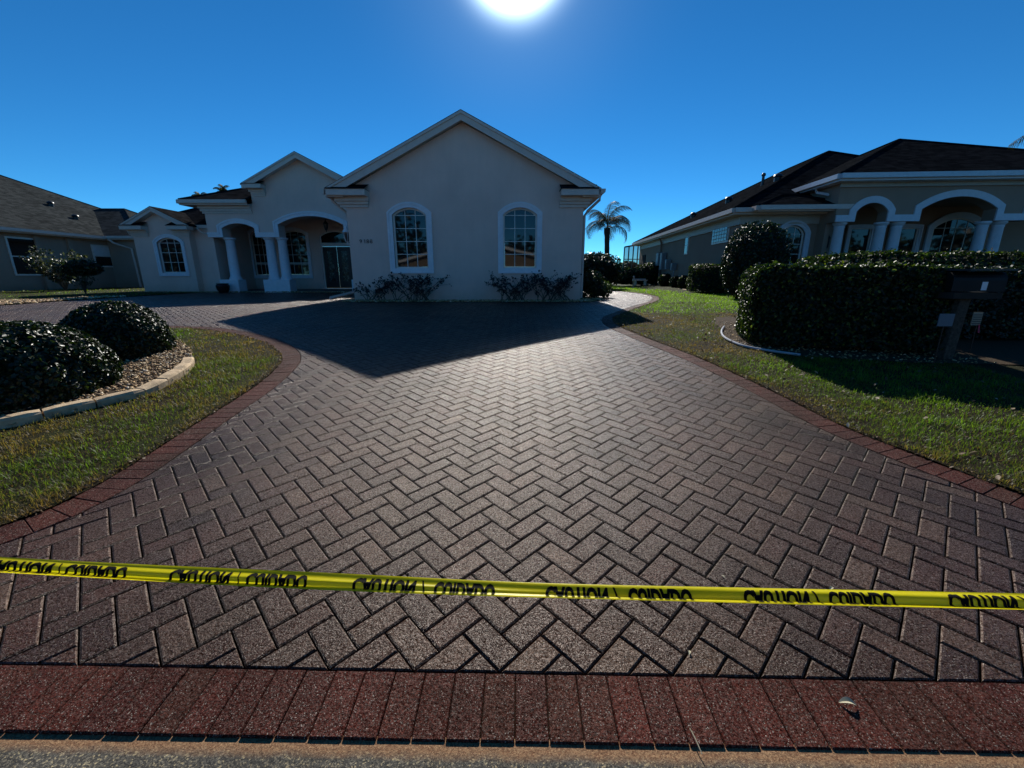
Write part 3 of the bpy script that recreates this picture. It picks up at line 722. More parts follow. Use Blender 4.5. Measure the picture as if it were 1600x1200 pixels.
def frond_mesh(name, L, droop, nl, ll, wid, rise=.6, seed=0, hang=.9):
    """pinnate frond growing along +x from the origin"""
    rr = random.Random(seed); P = []; ang = rise; x = z = 0; N_ = 16
    for i in range(N_+1):
        P.append(Vector((x, 0, z))); ang -= droop/N_*(.5+1.0*i/N_); x += math.cos(ang)*L/N_; z += math.sin(ang)*L/N_
    v = []; f = []; r_ = []
    for i in range(N_):
        a, b = P[i], P[i+1]; w0 = .035*(1-i/N_)+.008; w1 = .035*(1-(i+1)/N_)+.008; n = len(v)
        v += [a+Vector((0, w0, 0)), a-Vector((0, w0, 0)), b-Vector((0, w1, 0)), b+Vector((0, w1, 0))]; f.append((n, n+1, n+2, n+3)); r_ += [.1]*4
    for j in range(nl):
        u = .12+.88*j/nl; k = u*N_; i = min(int(k), N_-1); p_ = P[i].lerp(P[i+1], k-i); d = (P[i+1]-P[i]).normalized()
        for sg in (-1, 1):
            l_ = ll*math.sin(math.pi*min(1, .15+u*.85))**.6*rr.uniform(.8, 1.1); o_ = Vector((d.x*.5, sg*.8, d.z*.5)); o_.z -= hang*.5*rr.uniform(.6, 1.2); o_.normalize()
            e1 = p_+o_*l_*.5; o2 = (o_+Vector((0, 0, -hang*rr.uniform(.8, 1.4)))).normalized(); e2 = e1+o2*l_*.5; s_ = d*wid*.5; n = len(v)
            v += [p_-s_, p_+s_, e1+s_*.9, e1-s_*.9, e2+s_*.15, e2-s_*.15]; f += [(n, n+1, n+2, n+3), (n+3, n+2, n+4, n+5)]; q = rr.random(); r_ += [q]*6
    return mesh_np(name, np.array([tuple(q) for q in v]), np.array(f), r_)
def palm(name, label, loc, h, tr, nf, L, seed=0, droop=2.3, ll=.55, nl=46, wid=.035, group=None, rise=1.1, spread=1.0):
    rr = random.Random(seed); t = thing(name, label, 'palm tree', loc, 0, group); P = []; R_ = []
    for i in range(15):
        u = i/14; P.append((.12*math.sin(u*2+seed), .1*math.sin(u*1.7), h*u-.1*(1-u))); R_.append(tr*(1.35-.35*min(1, u*4))*(1+.05*(i % 2))*(1 if u < .9 else 1.25))
    MB().tube(P, R_, 12).build('trunk', PBARK, t)
    ms = [frond_mesh('frond', L*q, droop*d, nl, ll, wid, rise, seed+k) for k, (q, d) in enumerate(((1, 1), (.9, 1.15), (1.05, .9), (.8, 1.3)))]
    top = Vector(P[-1])
    for i in range(nf):
        o = link('frond', ms[i % 4], PALML, t); u = i/nf; el = 1.0-1.55*u; o.location = top+Vector((0, 0, .15*el))
        o.rotation_euler = (rr.uniform(-.2, .2), -el*.75*spread+rr.uniform(-.12, .12), i*2.399+rr.uniform(-.2, .2))
    return t
def tree(name, label, loc, h, cr, n, size, mat=LEAFG, group=None, seed=0):
    rr = random.Random(seed); t = thing(name, label, 'tree', loc, 0, group); mb = MB(); tp = Vector((rr.uniform(-.3, .3), rr.uniform(-.3, .3), h*.45))
    mb.tube([(0, 0, -.1), tp*.5, tp], [h*.035, h*.028, h*.02], 8); pts = []; nn = []
    nb_ = 13
    for i in range(nb_):
        a = i*2.4; el = rr.uniform(.1, 1.2); ln = rr.uniform(.55, 1)*cr; e = tp+Vector((math.cos(a)*math.cos(el)*ln, math.sin(a)*math.cos(el)*ln, math.sin(el)*ln*h*.5/cr*.9+h*.03))
        mb.tube([tp*.8, (tp+e)/2+Vector((0, 0, .2)), e], [h*.016, h*.01, h*.004], 5)
        q, m_ = blob_pts(n//nb_, (cr*.42, cr*.42, cr*.33), 2, .6, .12, i, -1); pts.append(q+np.array(e)); nn.append(m_)
    mb.build('trunk', BARK, t); v, f, r_ = leaves(np.concatenate(pts), np.concatenate(nn), size, 1.0, four=False); link('crown', mesh_np('crown', v, f, r_), mat, t); return t

# ================================================================== BUILDING HELPERS
def arch_pts(xc, wd, zs, zt, n=14):
    """segmental arch from the right spring over to the left spring"""
    hw = wd/2; rise = zt-zs; r = (hw*hw+rise*rise)/(2*rise); zc = zt-r; a = math.asin(hw/r)
    return [(xc+r*math.sin(a-2*a*i/n), zc+r*math.cos(a-2*a*i/n)) for i in range(n+1)]
def window(root, xc, wd, zb, zs, zt, y, cols=3, rows=5, tw=.15, frame=VINYL, trim=TRIM, recess=.11, mid=None, name='window'):
    """arched or square window set in a wall whose face is at y (towards -y)"""
    fl = zt-zs < .02
    arc = [(xc+wd/2, zt), (xc-wd/2, zt)] if fl else arch_pts(xc, wd, zs, zt)
    out = [(xc-wd/2, zb), (xc+wd/2, zb)]+arc
    inn_ = wd-.09; arc2 = [(xc+inn_/2, zt-.045), (xc-inn_/2, zt-.045)] if fl else arch_pts(xc, inn_, zs-.012, zt-.045)
    hole = [(xc-inn_/2, zb+.045), (xc+inn_/2, zb+.045)]+arc2
    mb = MB().plate(out, [hole], y+recess-.035, y+recess+.03)
    wn = mb.build(name, frame, root)
    if tw:
        tb = MB()
        tb.band(out[::-1], tw*.62, y-.045, y+.02, True)
        ob = MB().band(out[::-1], .62*tw, 0, 0, True); op = [(ob.v[4*i+1][0], ob.v[4*i+1][2]) for i in range(len(out))]
        tb.band(op, tw*.38, y-.065, y+.02, True)
        tb.build('trim', trim, wn)
    def top_at(x):
        if fl: return zt-.045
        for (x1, z1), (x0, z0) in zip(arc2, arc2[1:]):
            if x0 <= x <= x1: return z0+(z1-z0)*(x-x0)/max(x1-x0, 1e-6)
        return zs
    X0, X1, Z0 = xc-inn_/2, xc+inn_/2, zb+.045; Zr = [Z0+(zt-.045-Z0)*(k/rows) for k in range(rows)]
    if not fl: Zr = [Z0+(zs-.0-Z0)*(k/max(rows-1, 1)) for k in range(rows)]
    bars = MB()
    for k in range(1, cols):
        xx = X0+(X1-X0)*k/cols; bars.box(xx-.009, y+recess-.012, Z0, xx+.009, y+recess+.012, top_at(xx)-.002)
    for k in range(1, rows): bars.box(X0, y+recess-.014, Zr[k]-.009, X1, y+recess+.010, Zr[k]+.009)
    if mid: bars.box(X0, y+recess-.03, mid-.025, X1, y+recess+.012, mid+.025)
    if cols > 1 or rows > 1: bars.build('muntin', frame, wn)
    for i in range(cols):
        for k in range(rows):
            a, b = X0+(X1-X0)*i/cols+.002, X0+(X1-X0)*(i+1)/cols-.002; z0 = Zr[k]+.002
            if k < rows-1: P = [(a, z0), (b, z0), (b, Zr[k+1]-.002), (a, Zr[k+1]-.002)]
            else: P = [(a, z0), (b, z0)]+[(b+(a-b)*j/5, top_at(b+(a-b)*j/5)-.002) for j in range(6)]
            MB().plate(P, [], y+recess+.004, y+recess+.014).build('pane', GLASS, wn)
    return wn, out
def hip_roof(name, x0, x1, y0, y1, ze, sl, mat, root, fas=.19, fmat=None, cut=None):
    W_, D = x1-x0, y1-y0; h = min(W_, D)/2; zr = ze+sl*h
    if W_ >= D: a, b = (x0+h, y0+h, zr), (x1-h, y0+h, zr)
    else: a, b = (x0+h, y0+h, zr), (x0+h, y1-h, zr)
    c_ = [(x0, y0, ze), (x1, y0, ze), (x1, y1, ze), (x0, y1, ze)]
    v = c_+[a, b]
    f = [(0, 1, 5, 4), (1, 2, 5), (2, 3, 4, 5), (3, 0, 4)] if W_ >= D else [(0, 1, 4), (1, 2, 5, 4), (2, 3, 5), (3, 0, 4, 5)]
    if cut:
        xc_, yc_ = cut; d_ = yc_-y0; zc_ = ze+sl*d_; v = v+[(xc_, y0, ze), (xc_, yc_, zc_), (x0+d_, yc_, zc_), (x1-d_, yc_, zc_)]
        f = f[1:]+[(0, 6, 7, 8), (8, 9, 5, 4)]
    nv = len(v); th = [(p_[0], p_[1], p_[2]-.05) for p_ in v]
    mb = MB().add(v+th, f+[tuple(reversed([i+nv for i in q])) for q in f]+([(0, nv, nv+1, 1)] if not cut else [(0, nv, nv+6, 6), (8, nv+8, nv+9, 9)])+[(1, nv+1, nv+2, 2), (2, nv+2, nv+3, 3), (3, nv+3, nv, 0)])
    r_ = mb.build(name, mat, root)
    # ridge and hip caps
    cap = MB()
    for p_, q in [(c_[0], a), (c_[3], a if W_ >= D else b), (c_[1], b if W_ >= D else a), (c_[2], b), (a, b)]:
        P_, Q = Vector(p_), Vector(q)
        if (P_-Q).length > .1: cap.tube([P_+Vector((0, 0, .0)), Q+Vector((0, 0, .0))], .045, 6)
    cap.build('ridge_cap', mat, r_)
    if fas:
        fb = MB(); e = .012
        xg = cut[0] if cut else x1+e; ys_c = cut[1] if cut else y0
        fb.box(x0-e, y0-.11, ze-.16, xg, y0-.002, ze-.02); fb.box(x0-.11, y0, ze-.16, x0-.002, y1, ze-.02);
        if not cut: fb.box(x1+.002, y0, ze-.16, x1+.11, y1, ze-.02); fb.box(x1-.03, y0+.031, ze-fas, x1, y1, ze-.052)
        if cut: fb.box(x0, y0, ze-fas-.03, xg, ys_c, ze-fas); fb.box(x0, ys_c+.001, ze-fas-.03, x0+1.2, y1, ze-fas)
        else: fb.box(x0, y0, ze-fas-.03, x1, y1, ze-fas)
        fb.box(x0, y0+.0, ze-fas, xg, y0+.03, ze-.052); fb.box(x0, y0+.031, ze-fas, x0+.03, y1, ze-.052)
        if cut:
            rb = MB(); rb.box(x1+.002, y0, ze-.16, x1+.11, y1, ze-.02); rb.box(x1-.03, y0+.031, ze-fas, x1, y1, ze-.052); rb.build('side_gutter', fmat or FASCIA, root)
        fb.build('gutter_and_soffit', fmat or FASCIA, root)
    return r_
def gable_roof(name, xm, half, y0, y1, ze, sl, mat, root, rake=.20, ov=.0, fmat=None):
    """ridge along y; thickness below, rake boards at the front"""
    zr = ze+sl*half; v = []
    for y in (y0, y1):
        for dz in (0, -.06): v += [(xm-half, y, ze+dz), (xm, y, zr+dz), (xm+half, y, ze+dz)]
    f = [(0, 1, 7, 6), (1, 2, 8, 7), (3, 9, 10, 4), (4, 10, 11, 5), (0, 3, 4, 1), (1, 4, 5, 2), (0, 6, 9, 3), (2, 5, 11, 8)]
    r_ = MB().add(v, [tuple(reversed(q)) for q in f]).build(name, mat, root)
    fb = MB()
    fb.plate([(xm-half-.0, ze-.062), (xm-half, ze-.062-rake*.75), (xm-half+.15, ze-.062-rake*.75), (xm, zr-.062-rake*.95), (xm+half-.15, ze-.062-rake*.75), (xm+half, ze-.062-rake*.75), (xm+half, ze-.062), (xm, zr-.062)], [], y0+.015, y0+.055)
    fb.plate([(xm-half-.02, ze-.03), (xm, zr-.025), (xm+half+.02, ze-.03), (xm+half+.02, ze-.09), (xm, zr-.095), (xm-half-.02, ze-.09)][::-1], [], y0-.02, y0+.012)
    # sloped soffit under the overhang
    fb.build('rake_board', fmat or FASCIA, r_)
    MB().add([(xm-half, y0+.056, ze-.17), (xm, y0+.056, zr-.20), (xm, y0+.45, zr-.20), (xm-half, y0+.45, ze-.17), (xm+half, y0+.056, ze-.17), (xm+half, y0+.45, ze-.17)], [(0, 1, 2, 3), (1, 4, 5, 2)]).build('soffit', WHITE, r_); return r_
def eave_return(root, x0, x1, yw, ze, fmat=FASCIA, depth=.42, sl_left=True):
    """boxed eave return with a small shingled top and stepped frieze below it"""
    t = MB(); t.box(x0, yw-depth, ze-.19, x1, yw-.002, ze-.03)
    r_ = t.build('eave_return', fmat, root)
    s_ = MB(); s_.add([(x0-.02, yw-depth-.03, ze-.028), (x1+.01, yw-depth-.03, ze-.028), (x1+.01, yw-.002, ze+.16), (x0-.02, yw-.002, ze+.16)], [(0, 1, 2, 3)]); s_.box(x0-.02, yw-depth-.03, ze-.03, x1+.01, yw-.002, ze-.026); s_.build('return_shingles', SH1, r_)
    a = MB()
    i = .0
    for k, (dz0, dz1, dp) in enumerate(((-.30, -.192, .16), (-.38, -.302, .10), (-.46, -.382, .05))):
        inset_ = .12+.05*k
        a.box(x0+(inset_ if sl_left else 0), yw-dp, ze+dz0, x1-(0 if sl_left else inset_)-(.0 if not sl_left else .02*k), yw-.003, ze+dz1)
    a.build('frieze', fmat, r_)
def column(root, x, y, z0, z1, r=.19, mat=TRIM, n=28):
    h = z1-z0
    return MB().lathe([(r*1.25, z0), (r*1.25, z0+.05), (r*1.12, z0+.10), (r*.98, z0+.14), (r*.97, z0+h*.35), (r*.86, z1-.18), (r*.92, z1-.16), (r*.92, z1-.13), (r*.87, z1-.12), (r*1.05, z1-.08), (r*1.22, z1-.05), (r*1.22, z1)], x, y, n).build('column', mat, root)
def downspout(root, pts, mat=FASCIA, w_=.04): return MB().tube(pts, w_, 6).build('downspout', mat, root)
def text_mesh(body, size, extr=.0, bold=0.0):
    cu = bpy.data.curves.new('text', 'FONT'); cu.body = body; cu.size = size; cu.extrude = extr; cu.offset = bold; cu.resolution_u = 3
    ob = bpy.data.objects.new('text', cu); C.objects.link(ob); dg = bpy.context.evaluated_depsgraph_get()
    me = bpy.data.meshes.new_from_object(ob.evaluated_get(dg)); bpy.data.objects.remove(ob); bpy.data.curves.remove(cu); me.materials.clear(); return me

# ================================================================== MAIN HOUSE
H = thing('grey_stucco_house', 'grey stucco house with a big front gable, arched windows and columned porch', 'house', (-1.4, 13, PAD))
H.location = (0, 0, 0)
GY = 13.0; XL, XR, XM = -4.82, 2.08, -1.385
wl = arch_pts(-3.0, 1.0, 3.0, 3.2); wr = arch_pts(.235, 1.0, 3.0, 3.2)
gab = [(XL, .2), (XR, .2), (XR, 3.66), (XM, 5.40), (XL, 3.66)]
mb = MB().plate(gab, [[(-3.5, 1.5), (-2.5, 1.5)]+wl, [(-.265, 1.5), (.735, 1.5)]+wr], GY, GY+.2)
mb.box(XL, GY+.2, .2, XL+.2, 19.7, 3.5); mb.box(XR-.2, GY+.2, .2, XR, 30, 3.5)
mb.build('wall', STUCCO, H)
for xc in (-3.0, .235): window(H, xc, 1.0, 1.5, 3.0, 3.2, GY)
gable_roof('roof', XM, 3.90, 12.70, 22.5, 3.675, .5, SH1, H)
eave_return(H, -5.2, -4.12, GY, 3.66, sl_left=True); eave_return(H, 1.38, 2.42, GY, 3.66, sl_left=False)
# side gutters and their downspouts
gb = MB(); 
for sx in (-1, 1):
    xe = XM+sx*3.88
    prof = [(0, .0), (sx*.13, .0), (sx*.12, -.09), (sx*.05, -.13), (0, -.13)]
    for y0_, y1_ in ((12.62, 19.5 if sx < 0 else 30),):
        v = [(xe+a, y, 3.64+b) for y in (y0_, y1_) for a, b in prof]; f = [(k, (k+1) % 5, 5+(k+1) % 5, 5+k) for k in range(5)]+[(0, 1, 2, 3, 4), (9, 8, 7, 6, 5)]; gb.add(v, f)
    gb.box(min(xe-sx*.0, xe-sx*.5), 12.66, 3.44, max(xe, xe-sx*.5), 30 if sx > 0 else 19.5, 3.47)
gb.build('side_gutter', FASCIA, H)
downspout(H, [(2.52, 12.8, 3.5), (2.50, 12.8, 3.38), (2.22, 13.12, 3.12), (2.14, 13.14, 3.0), (2.14, 13.14, .62)])
downspout(H, [(-5.22, 13.0, 3.5), (-5.2, 13.0, 3.38), (-4.93, 13.25, 3.1), (-4.88, 13.28, 2.95)])
# digits
for k, ch in enumerate('9188'):
    me = text_mesh(ch, .16, .006, -.001); o = link('house_number', me, BLACK, H); o.rotation_euler = (math.pi/2, 0, 0); o.location = (-4.52+k*.103+(.018 if ch == '1' else 0), GY-.012, 2.215)
    if k == 0: o['label'] = 'small black numerals 9188 on the wall'
# main body walls and roof
mb = MB(); mb.box(-14.5, 22.4, .2, XL, 22.6, 4.5)
PORCH_BACK = 22.4
# back wall of the porch, cut for windows and door
H_wins = [(-11.55, .95, 1.25, 3.0, 3.25), (-10.05, 1.05, 1.25, 3.0, 3.3)]
def lx(px, Y=PORCH_BACK, py=400): return at(px, py, Y).x
w1a, w1b = at(396, 400, PORCH_BACK).x, at(419, 400, PORCH_BACK).x
w2a, w2b = at(443, 400, PORCH_BACK).x, at(481, 400, PORCH_BACK).x
d_a, d_b = at(504, 420, PORCH_BACK).x, at(552, 420, PORCH_BACK).x
zwb, zwt = at(440, 430, PORCH_BACK).z, at(440, 362, PORCH_BACK).z
bw = [(-13.6, .2), (-4.7, .2), (-4.7, 5.0), (-13.6, 5.0)]
def hole(a, b, z0, z1, zt): return [(a, z0), (b, z0)]+arch_pts((a+b)/2, b-a, z1, zt)
bm_ = MB().plate(bw, [hole(w1a, w1b, zwb, zwt-.15, zwt+.05), hole(w2a, w2b, zwb, zwt-.15, zwt+.05), hole(d_a, d_b, PAD+.05, 3.25, 3.5)], PORCH_BACK, PORCH_BACK+.2)
bm_.box(-13.55, 19.72, .2, -13.4, 22.39, 4.2); bm_.build('porch_wall', STUCCO, H)
for a, b in ((w1a, w1b), (w2a, w2b)): window(H, (a+b)/2, b-a, zwb, zwt-.15, zwt+.05, PORCH_BACK, 3, 5, .16, mid=1.9)
# double door with leaded glass
dw = MB(); yd = PORCH_BACK+.08
dw.plate([(d_a, PAD+.05), (d_b, PAD+.05)]+arch_pts((d_a+d_b)/2, d_b-d_a, 3.25, 3.5), [[(d_a+.07, PAD+.09), (d_b-.07, PAD+.09), (d_b-.07, 2.72), (d_a+.07, 2.72)], [(d_a+.07, 2.9), (d_b-.07, 2.9)]+arch_pts((d_a+d_b)/2, d_b-d_a-.14, 3.2, 3.42)], yd-.03, yd+.06)
dfr = dw.build('entry_door', VINYL, H)
LEAD = M('etched_glass'); LEAD.col(LEAD.ramp(LEAD.noise(9, 4, .7, LEAD.pos()), [(.42, (.01, .012, .012)), (.58, (.08, .10, .09)), (.72, (.32, .34, .28))])); LEAD.set(.15, .6)
dm = (d_a+d_b)/2
for a, b in ((d_a+.08, dm-.01), (dm+.01, d_b-.08)):
    ww_ = b-a; MB().plate([(a, PAD+.1), (b, PAD+.1), (b, 2.71), (a, 2.71)], [[(a+ww_*.28, PAD+.45), (b-ww_*.28, PAD+.45), (b-ww_*.28, 2.5), (a+ww_*.28, 2.5)]], yd, yd+.045).build('door_leaf', m_plain('dark_door', (.03, .018, .014), .35), dfr)
    MB().box(a+ww_*.28, yd+.015, PAD+.45, b-ww_*.28, yd+.03, 2.5).build('leaded_glass', LEAD.m, dfr)
for sx in (-.06, .06): MB().tube([(dm+sx, yd-.02, 1.45), (dm+sx, yd-.06, 1.48), (dm+sx, yd-.06, 1.66), (dm+sx, yd-.02, 1.69)], .012, 6).build('door_handle', m_plain('brass', (.6, .5, .3), .3, .5, 1), dfr)
MB().box(d_a+.07, yd, 2.9, d_b-.07, yd+.02, 3.42).build('transom_pane', GLASS, dfr)
# porch front wall with two arches
PY = 19.5
a1 = (-12.79, -11.35, 3.30, 3.50); a2 = (-10.30, -7.42, 3.45, 3.80)
def archway(a, zb): return [(a[0], zb), (a[0], a[2])]+arch_pts((a[0]+a[1])/2, a[1]-a[0], a[2], a[3])[::-1][1:-1]+[(a[1], a[2]), (a[1], zb)]
low = [(-13.45, 2.92)]+archway(a1, 2.92)+archway(a2, 2.92)+[(-6.5, 2.92)]
wall_top = [(-6.5, 5.05), (-6.75, 5.0), (-9.02, 6.1), (-11.3, 4.95), (-11.3, 4.3), (-13.45, 4.2)]
MB().plate(low+wall_top, [], PY, PY+.55).build('porch_front_wall', STUCCO, H)
tb = MB(); tb.band(low, .13, PY-.05, PY+.01); up_ = MB().band(low, .13, 0, 0); tb.band([(up_.v[4*i+1][0], up_.v[4*i+1][2]) for i in range(len(low))], .07, PY-.075, PY+.01); tb.build('arch_moulding', TRIM, H)
MB().box(-13.4, PY+.56, 4.0, -4.9, 22.38, 4.05).build('porch_ceiling', STUCCO, H)
for cx in (-12.72, -10.93, -10.37, -6.98): column(H, cx, PY+.28, 1.1, 2.915, .21)
for a, b in ((-13.3, -12.45), (-11.32, -10.12), (-7.3, -6.6)): MB().bbox(a, PY-.02, .3, b, PY+.58, 1.1, .015).build('pedestal', TRIM, H)
MB().box(-13.4, PY-.0, .45, -4.9, 22.39, PAD+.05).build('porch_floor', m_plain('porch_floor', (.12, .09, .075), .7), H)
# raised porch roofs
hip_roof('roof', -14.2, -6.0, 19.1, 27.3, 4.42, .42, SH1, H, cut=(-11.31, 20.0))
gable_roof('roof', -9.02, 2.42, 19.1, 25.5, 5.06, .5, SH1, H)
eave_return(H, -11.42, -10.62, PY, 5.06, sl_left=True)
fr = MB()
for k, (z0, z1, dp) in enumerate(((4.10, 4.22, .16), (3.99, 4.098, .1), (3.9, 3.988, .05))): fr.box(-13.62+.05*k, PY-dp, z0, -11.35, PY-.003, z1)
fr.build('frieze', FASCIA, H)
# left wing
LY_ = 19.7
lw = [(-16.97, .2), (-14.47, .2), (-14.47, 3.4), (-15.68, 4.0), (-16.97, 3.3)]
MB().plate(lw, [[(-15.96, 1.40), (-14.88, 1.40)]+arch_pts(-15.42, 1.08, 2.7, 2.92)], LY_, LY_+.2).box(-14.47, LY_+.35, .2, -13.45, LY_+.55, 3.5).box(-17.05, LY_+.2, .2, -16.85, 29, 3.4).box(-14.66, LY_+.2, .2, -14.47, LY_+.35, 3.5).build('wing_wall', STUCCO, H)
window(H, -15.42, 1.08, 1.40, 2.7, 2.92, LY_, 3, 4, .15)
gable_roof('roof', -15.68, 1.5, 19.35, 23, 3.44, .5, SH1, H, rake=.16)
eave_return(H, -17.15, -16.2, LY_, 3.42, sl_left=True); eave_return(H, -15.1, -14.2, LY_, 3.42, sl_left=False)
hip_roof('roof', -17.45, 2.5, 20.0, 31.0, 3.5, .5, SH1, H, cut=(-13.5, 22.65))
downspout(H, [(-14.1, 19.75, 3.35), (-13.95, 19.8, 3.15), (-13.5, 19.85, 3.0), (-13.47, 19.85, .6)])
downspout(H, [(-17.4, 19.9, 3.35), (-17.35, 20, 3.1), (-17.1, 20, 2.95)])
MB().tube([tuple(at(516, 466, 13.2)), tuple(at(553, 457, 14.0))], .055, 4).build('downspout_extension', FASCIA, H)
# porch lantern on the wall, hanging lantern, pot
def lantern(name, label, loc, s, mat, cat='lantern', hang=False):
    t = thing(name, label, cat, loc)
    MB().lathe([(.02*s, -.42*s), (.035*s, -.38*s), (.02*s, -.34*s), (.07*s, -.30*s)], 0, 0, 10).build('finial', mat, t)
    c_ = MB()
    for k in range(6):
        a = k*math.pi/3; c_.tube([(.07*s*math.cos(a), .07*s*math.sin(a), -.30*s), (.13*s*math.cos(a), .13*s*math.sin(a), -.12*s), (.15*s*math.cos(a), .15*s*math.sin(a), .08*s)], .011*s, 5)
    c_.build('cage', mat, t)
    MB().lathe([(.062*s, -.29*s), (.12*s, -.12*s), (.138*s, .07*s)], 0, 0, 16).build('glass', m_glass('lantern_glass', (.05, .05, .05)), t)
    MB().lathe([(.18*s, .07*s), (.165*s, .12*s), (.08*s, .22*s), (.04*s, .26*s), (.03*s, .32*s)], 0, 0, 16).build('cap', mat, t)
    q = [(0, 0, .30*s)]
    q += [(.06*s*math.sin(u), 0, .38*s-.06*s*math.cos(u)) for u in np.linspace(0, 4.2, 9)]
    if hang: q = [(0, 0, .3*s), (0, 0, .75*s)]
    MB().tube(q, .013*s, 6).build('arm', mat, t); return t
lp = at(542, 366, 13.35); lantern('wall_lantern', 'white carriage lantern on the side of the big gable wing, beside the porch', tuple(lp), .72, WHITE)
lp = at(509, 352, 20.8); lantern('hanging_lantern', 'dark lantern hanging under the large porch arch', tuple(lp), .7, BLACK, hang=True)
pt = at(348, 447, 19.1); tag(MB().lathe([(.16, PAD), (.24, PAD+.12), (.27, PAD+.3), (.22, PAD+.36), (.24, PAD+.40), (.19, PAD+.40), (.17, PAD+.3)], pt.x, pt.y, 20).build('plant_pot', BLACK), 'round black pot on the ground beside the first porch pedestal', 'pot')

# ================================================================== RIGHT NEIGHBOUR
NA = R(-4.0); RH = thing('taupe_stucco_house', 'dark taupe house on the right with white arched porch and black hip roof', 'house', (8.4, 16.8, -.157), NA); RH.scale = (1.12, 1.12, 1.12)
ca, sa = math.cos(NA), math.sin(NA)
def rp(px, py, cy):
    """sight line cut by the plane local y = cy"""
    a, b, d = _ray(px, py); ox, oy = -7.5, -15.0
    dx = a*ca+b*sa; dy = -a*sa+b*ca; lx_ = ox*ca+oy*sa; ly_ = -ox*sa+oy*ca
    t = (cy-ly_)/dy; return (lx_+dx*t, HC+d*t)
hip_roof('roof', 0, 13.0, 0, 16.2, 3.5, .5, SH2, RH, cut=(3.55, 2.42))
sw = MB()
hw0, hw1 = rp(1213, 400, .4)[0], rp(1252, 400, .4)[0]; ht = rp(1236, 352, .4)[1]; hz = 1.3
sw.plate([(.4, .2), (3.6, .2), (3.6, 3.35), (.4, 3.35)], [[(hw0, hz), (hw1, hz)]+arch_pts((hw0+hw1)/2, hw1-hw0, ht-.28, ht)], .4, .6)
sw.box(.4, .6, .2, .6, 15.8, 3.35); sw.box(.6, 15.6, .2, 12.6, 15.8, 3.35)
sw.build('wall', STUCCO2, RH)
window(RH, (hw0+hw1)/2, hw1-hw0, hz, ht-.28, ht, .4, 3, 5, .16, trim=m_paint('white_trim_flat', (.62, .64, .68)))
bd = MB()
bd.box(.34, .34, 3.0, 3.3, .398, 3.32); bd.box(.34, .4, 3.0, .398, 15.6, 3.32); bd.build('cream_frieze', CREAM, RH)
# small hip over the window bay
hip_roof('bay_roof', .62, 3.6, -.35, 2.2, 3.52, .38, SH2, RH, fas=.17)
# porch front
pyl = -.45
pe = rp(1312, 279.5, pyl-.35)
PX0 = rp(1312, 330, pyl)[0]
def rx(px, py=330): return rp(px, py, pyl)[0]
def rz_(px, py): return rp(px, py, pyl)[1]
b1 = (rx(1337), rx(1387), rz_(1340, 331), rz_(1362, 317)); b2 = (rx(1438), rx(1556), rz_(1440, 327), rz_(1500, 307)); zb_ = rz_(1400, 346)
wdt = b2[1]-b2[0]; b3 = (b2[1]+(b2[0]-b1[1]), b2[1]+(b2[0]-b1[1])+(b1[1]-b1[0]), b1[2], b1[3])
low = [(PX0-.1, zb_)]+archway(b1, zb_)+archway(b2, zb_)+archway(b3, zb_)+[(b3[1]+1.0, zb_)]
zt_ = 4.25
MB().plate(low+[(b3[1]+1.0, zt_), (PX0-.1, zt_)], [], pyl, pyl+.4).build('porch_front_wall', STUCCO2, RH)
WT = m_paint('porch_white', (.66, .68, .71)); MB().band(low, .20, pyl-.05, pyl+.01).build('arch_moulding', WT, RH)
MB().box(PX0-.14, pyl-.07, zt_-.26, b3[1]+1.0, pyl-.002, zt_-.06).build('cream_frieze', CREAM, RH)
gx = rx(1304, 370)
for px in (1319, 1385, 1410, 1546, 1571): column(RH, rx(px, 348), pyl+.2, .9, zb_-.005, .165, WT, 20)
column(RH, b3[1]+.3, pyl+.2, .9, zb_-.005, .165, WT, 20)
MB().box(PX0-.1, pyl-.05, .3, b3[1]+1, pyl+.45, .9).build('porch_knee_wall', STUCCO2, RH)
MB().box(PX0-.1, pyl+.4, zt_-.5, b3[1]+1, 3.2, zt_-.4).build('porch_ceiling', STUCCO2, RH)
pb = MB().box(3.6, 2.2, .2, 12.5, 2.4, zt_).box(PX0-.1, pyl+.4, .2, PX0+.05, 2.2, zt_); pb.build('porch_wall', STUCCO2, RH)
wa = rp(1457, 350, 2.2)[0]; wb_ = rp(1530, 350, 2.2)[0]; window(RH, (wa+wb_)/2, wb_-wa, 1.1, 3.0, 3.35, 2.13, 4, 2, .2, trim=WT, recess=.03)
wa = rp(1337, 370, 2.2)[0]; window(RH, wa+.1, .75, 1.0, 3.0, 3.02, 2.13, 1, 1, .13, trim=WT, recess=.03)
wa = rp(1410, 370, 2.2)[0]; window(RH, wa, .9, 1.0, 3.0, 3.02, 2.13, 1, 1, .13, trim=WT, recess=.03)
hip_roof('roof', pe[0], pe[0]+10.5, pyl-.4, pyl-.4+10.5, 4.33, .435, SH2, RH, fmat=m_paint('gutter_white', (.6, .61, .63), .35))
downspout(RH, [(pe[0]+.05, pyl+.9, 4.15), (pe[0]+.12, pyl+.9, 4.0), (pe[0]+.35, pyl+.5, 3.85), (pe[0]+.9, .1, 3.6)], WT, .045)
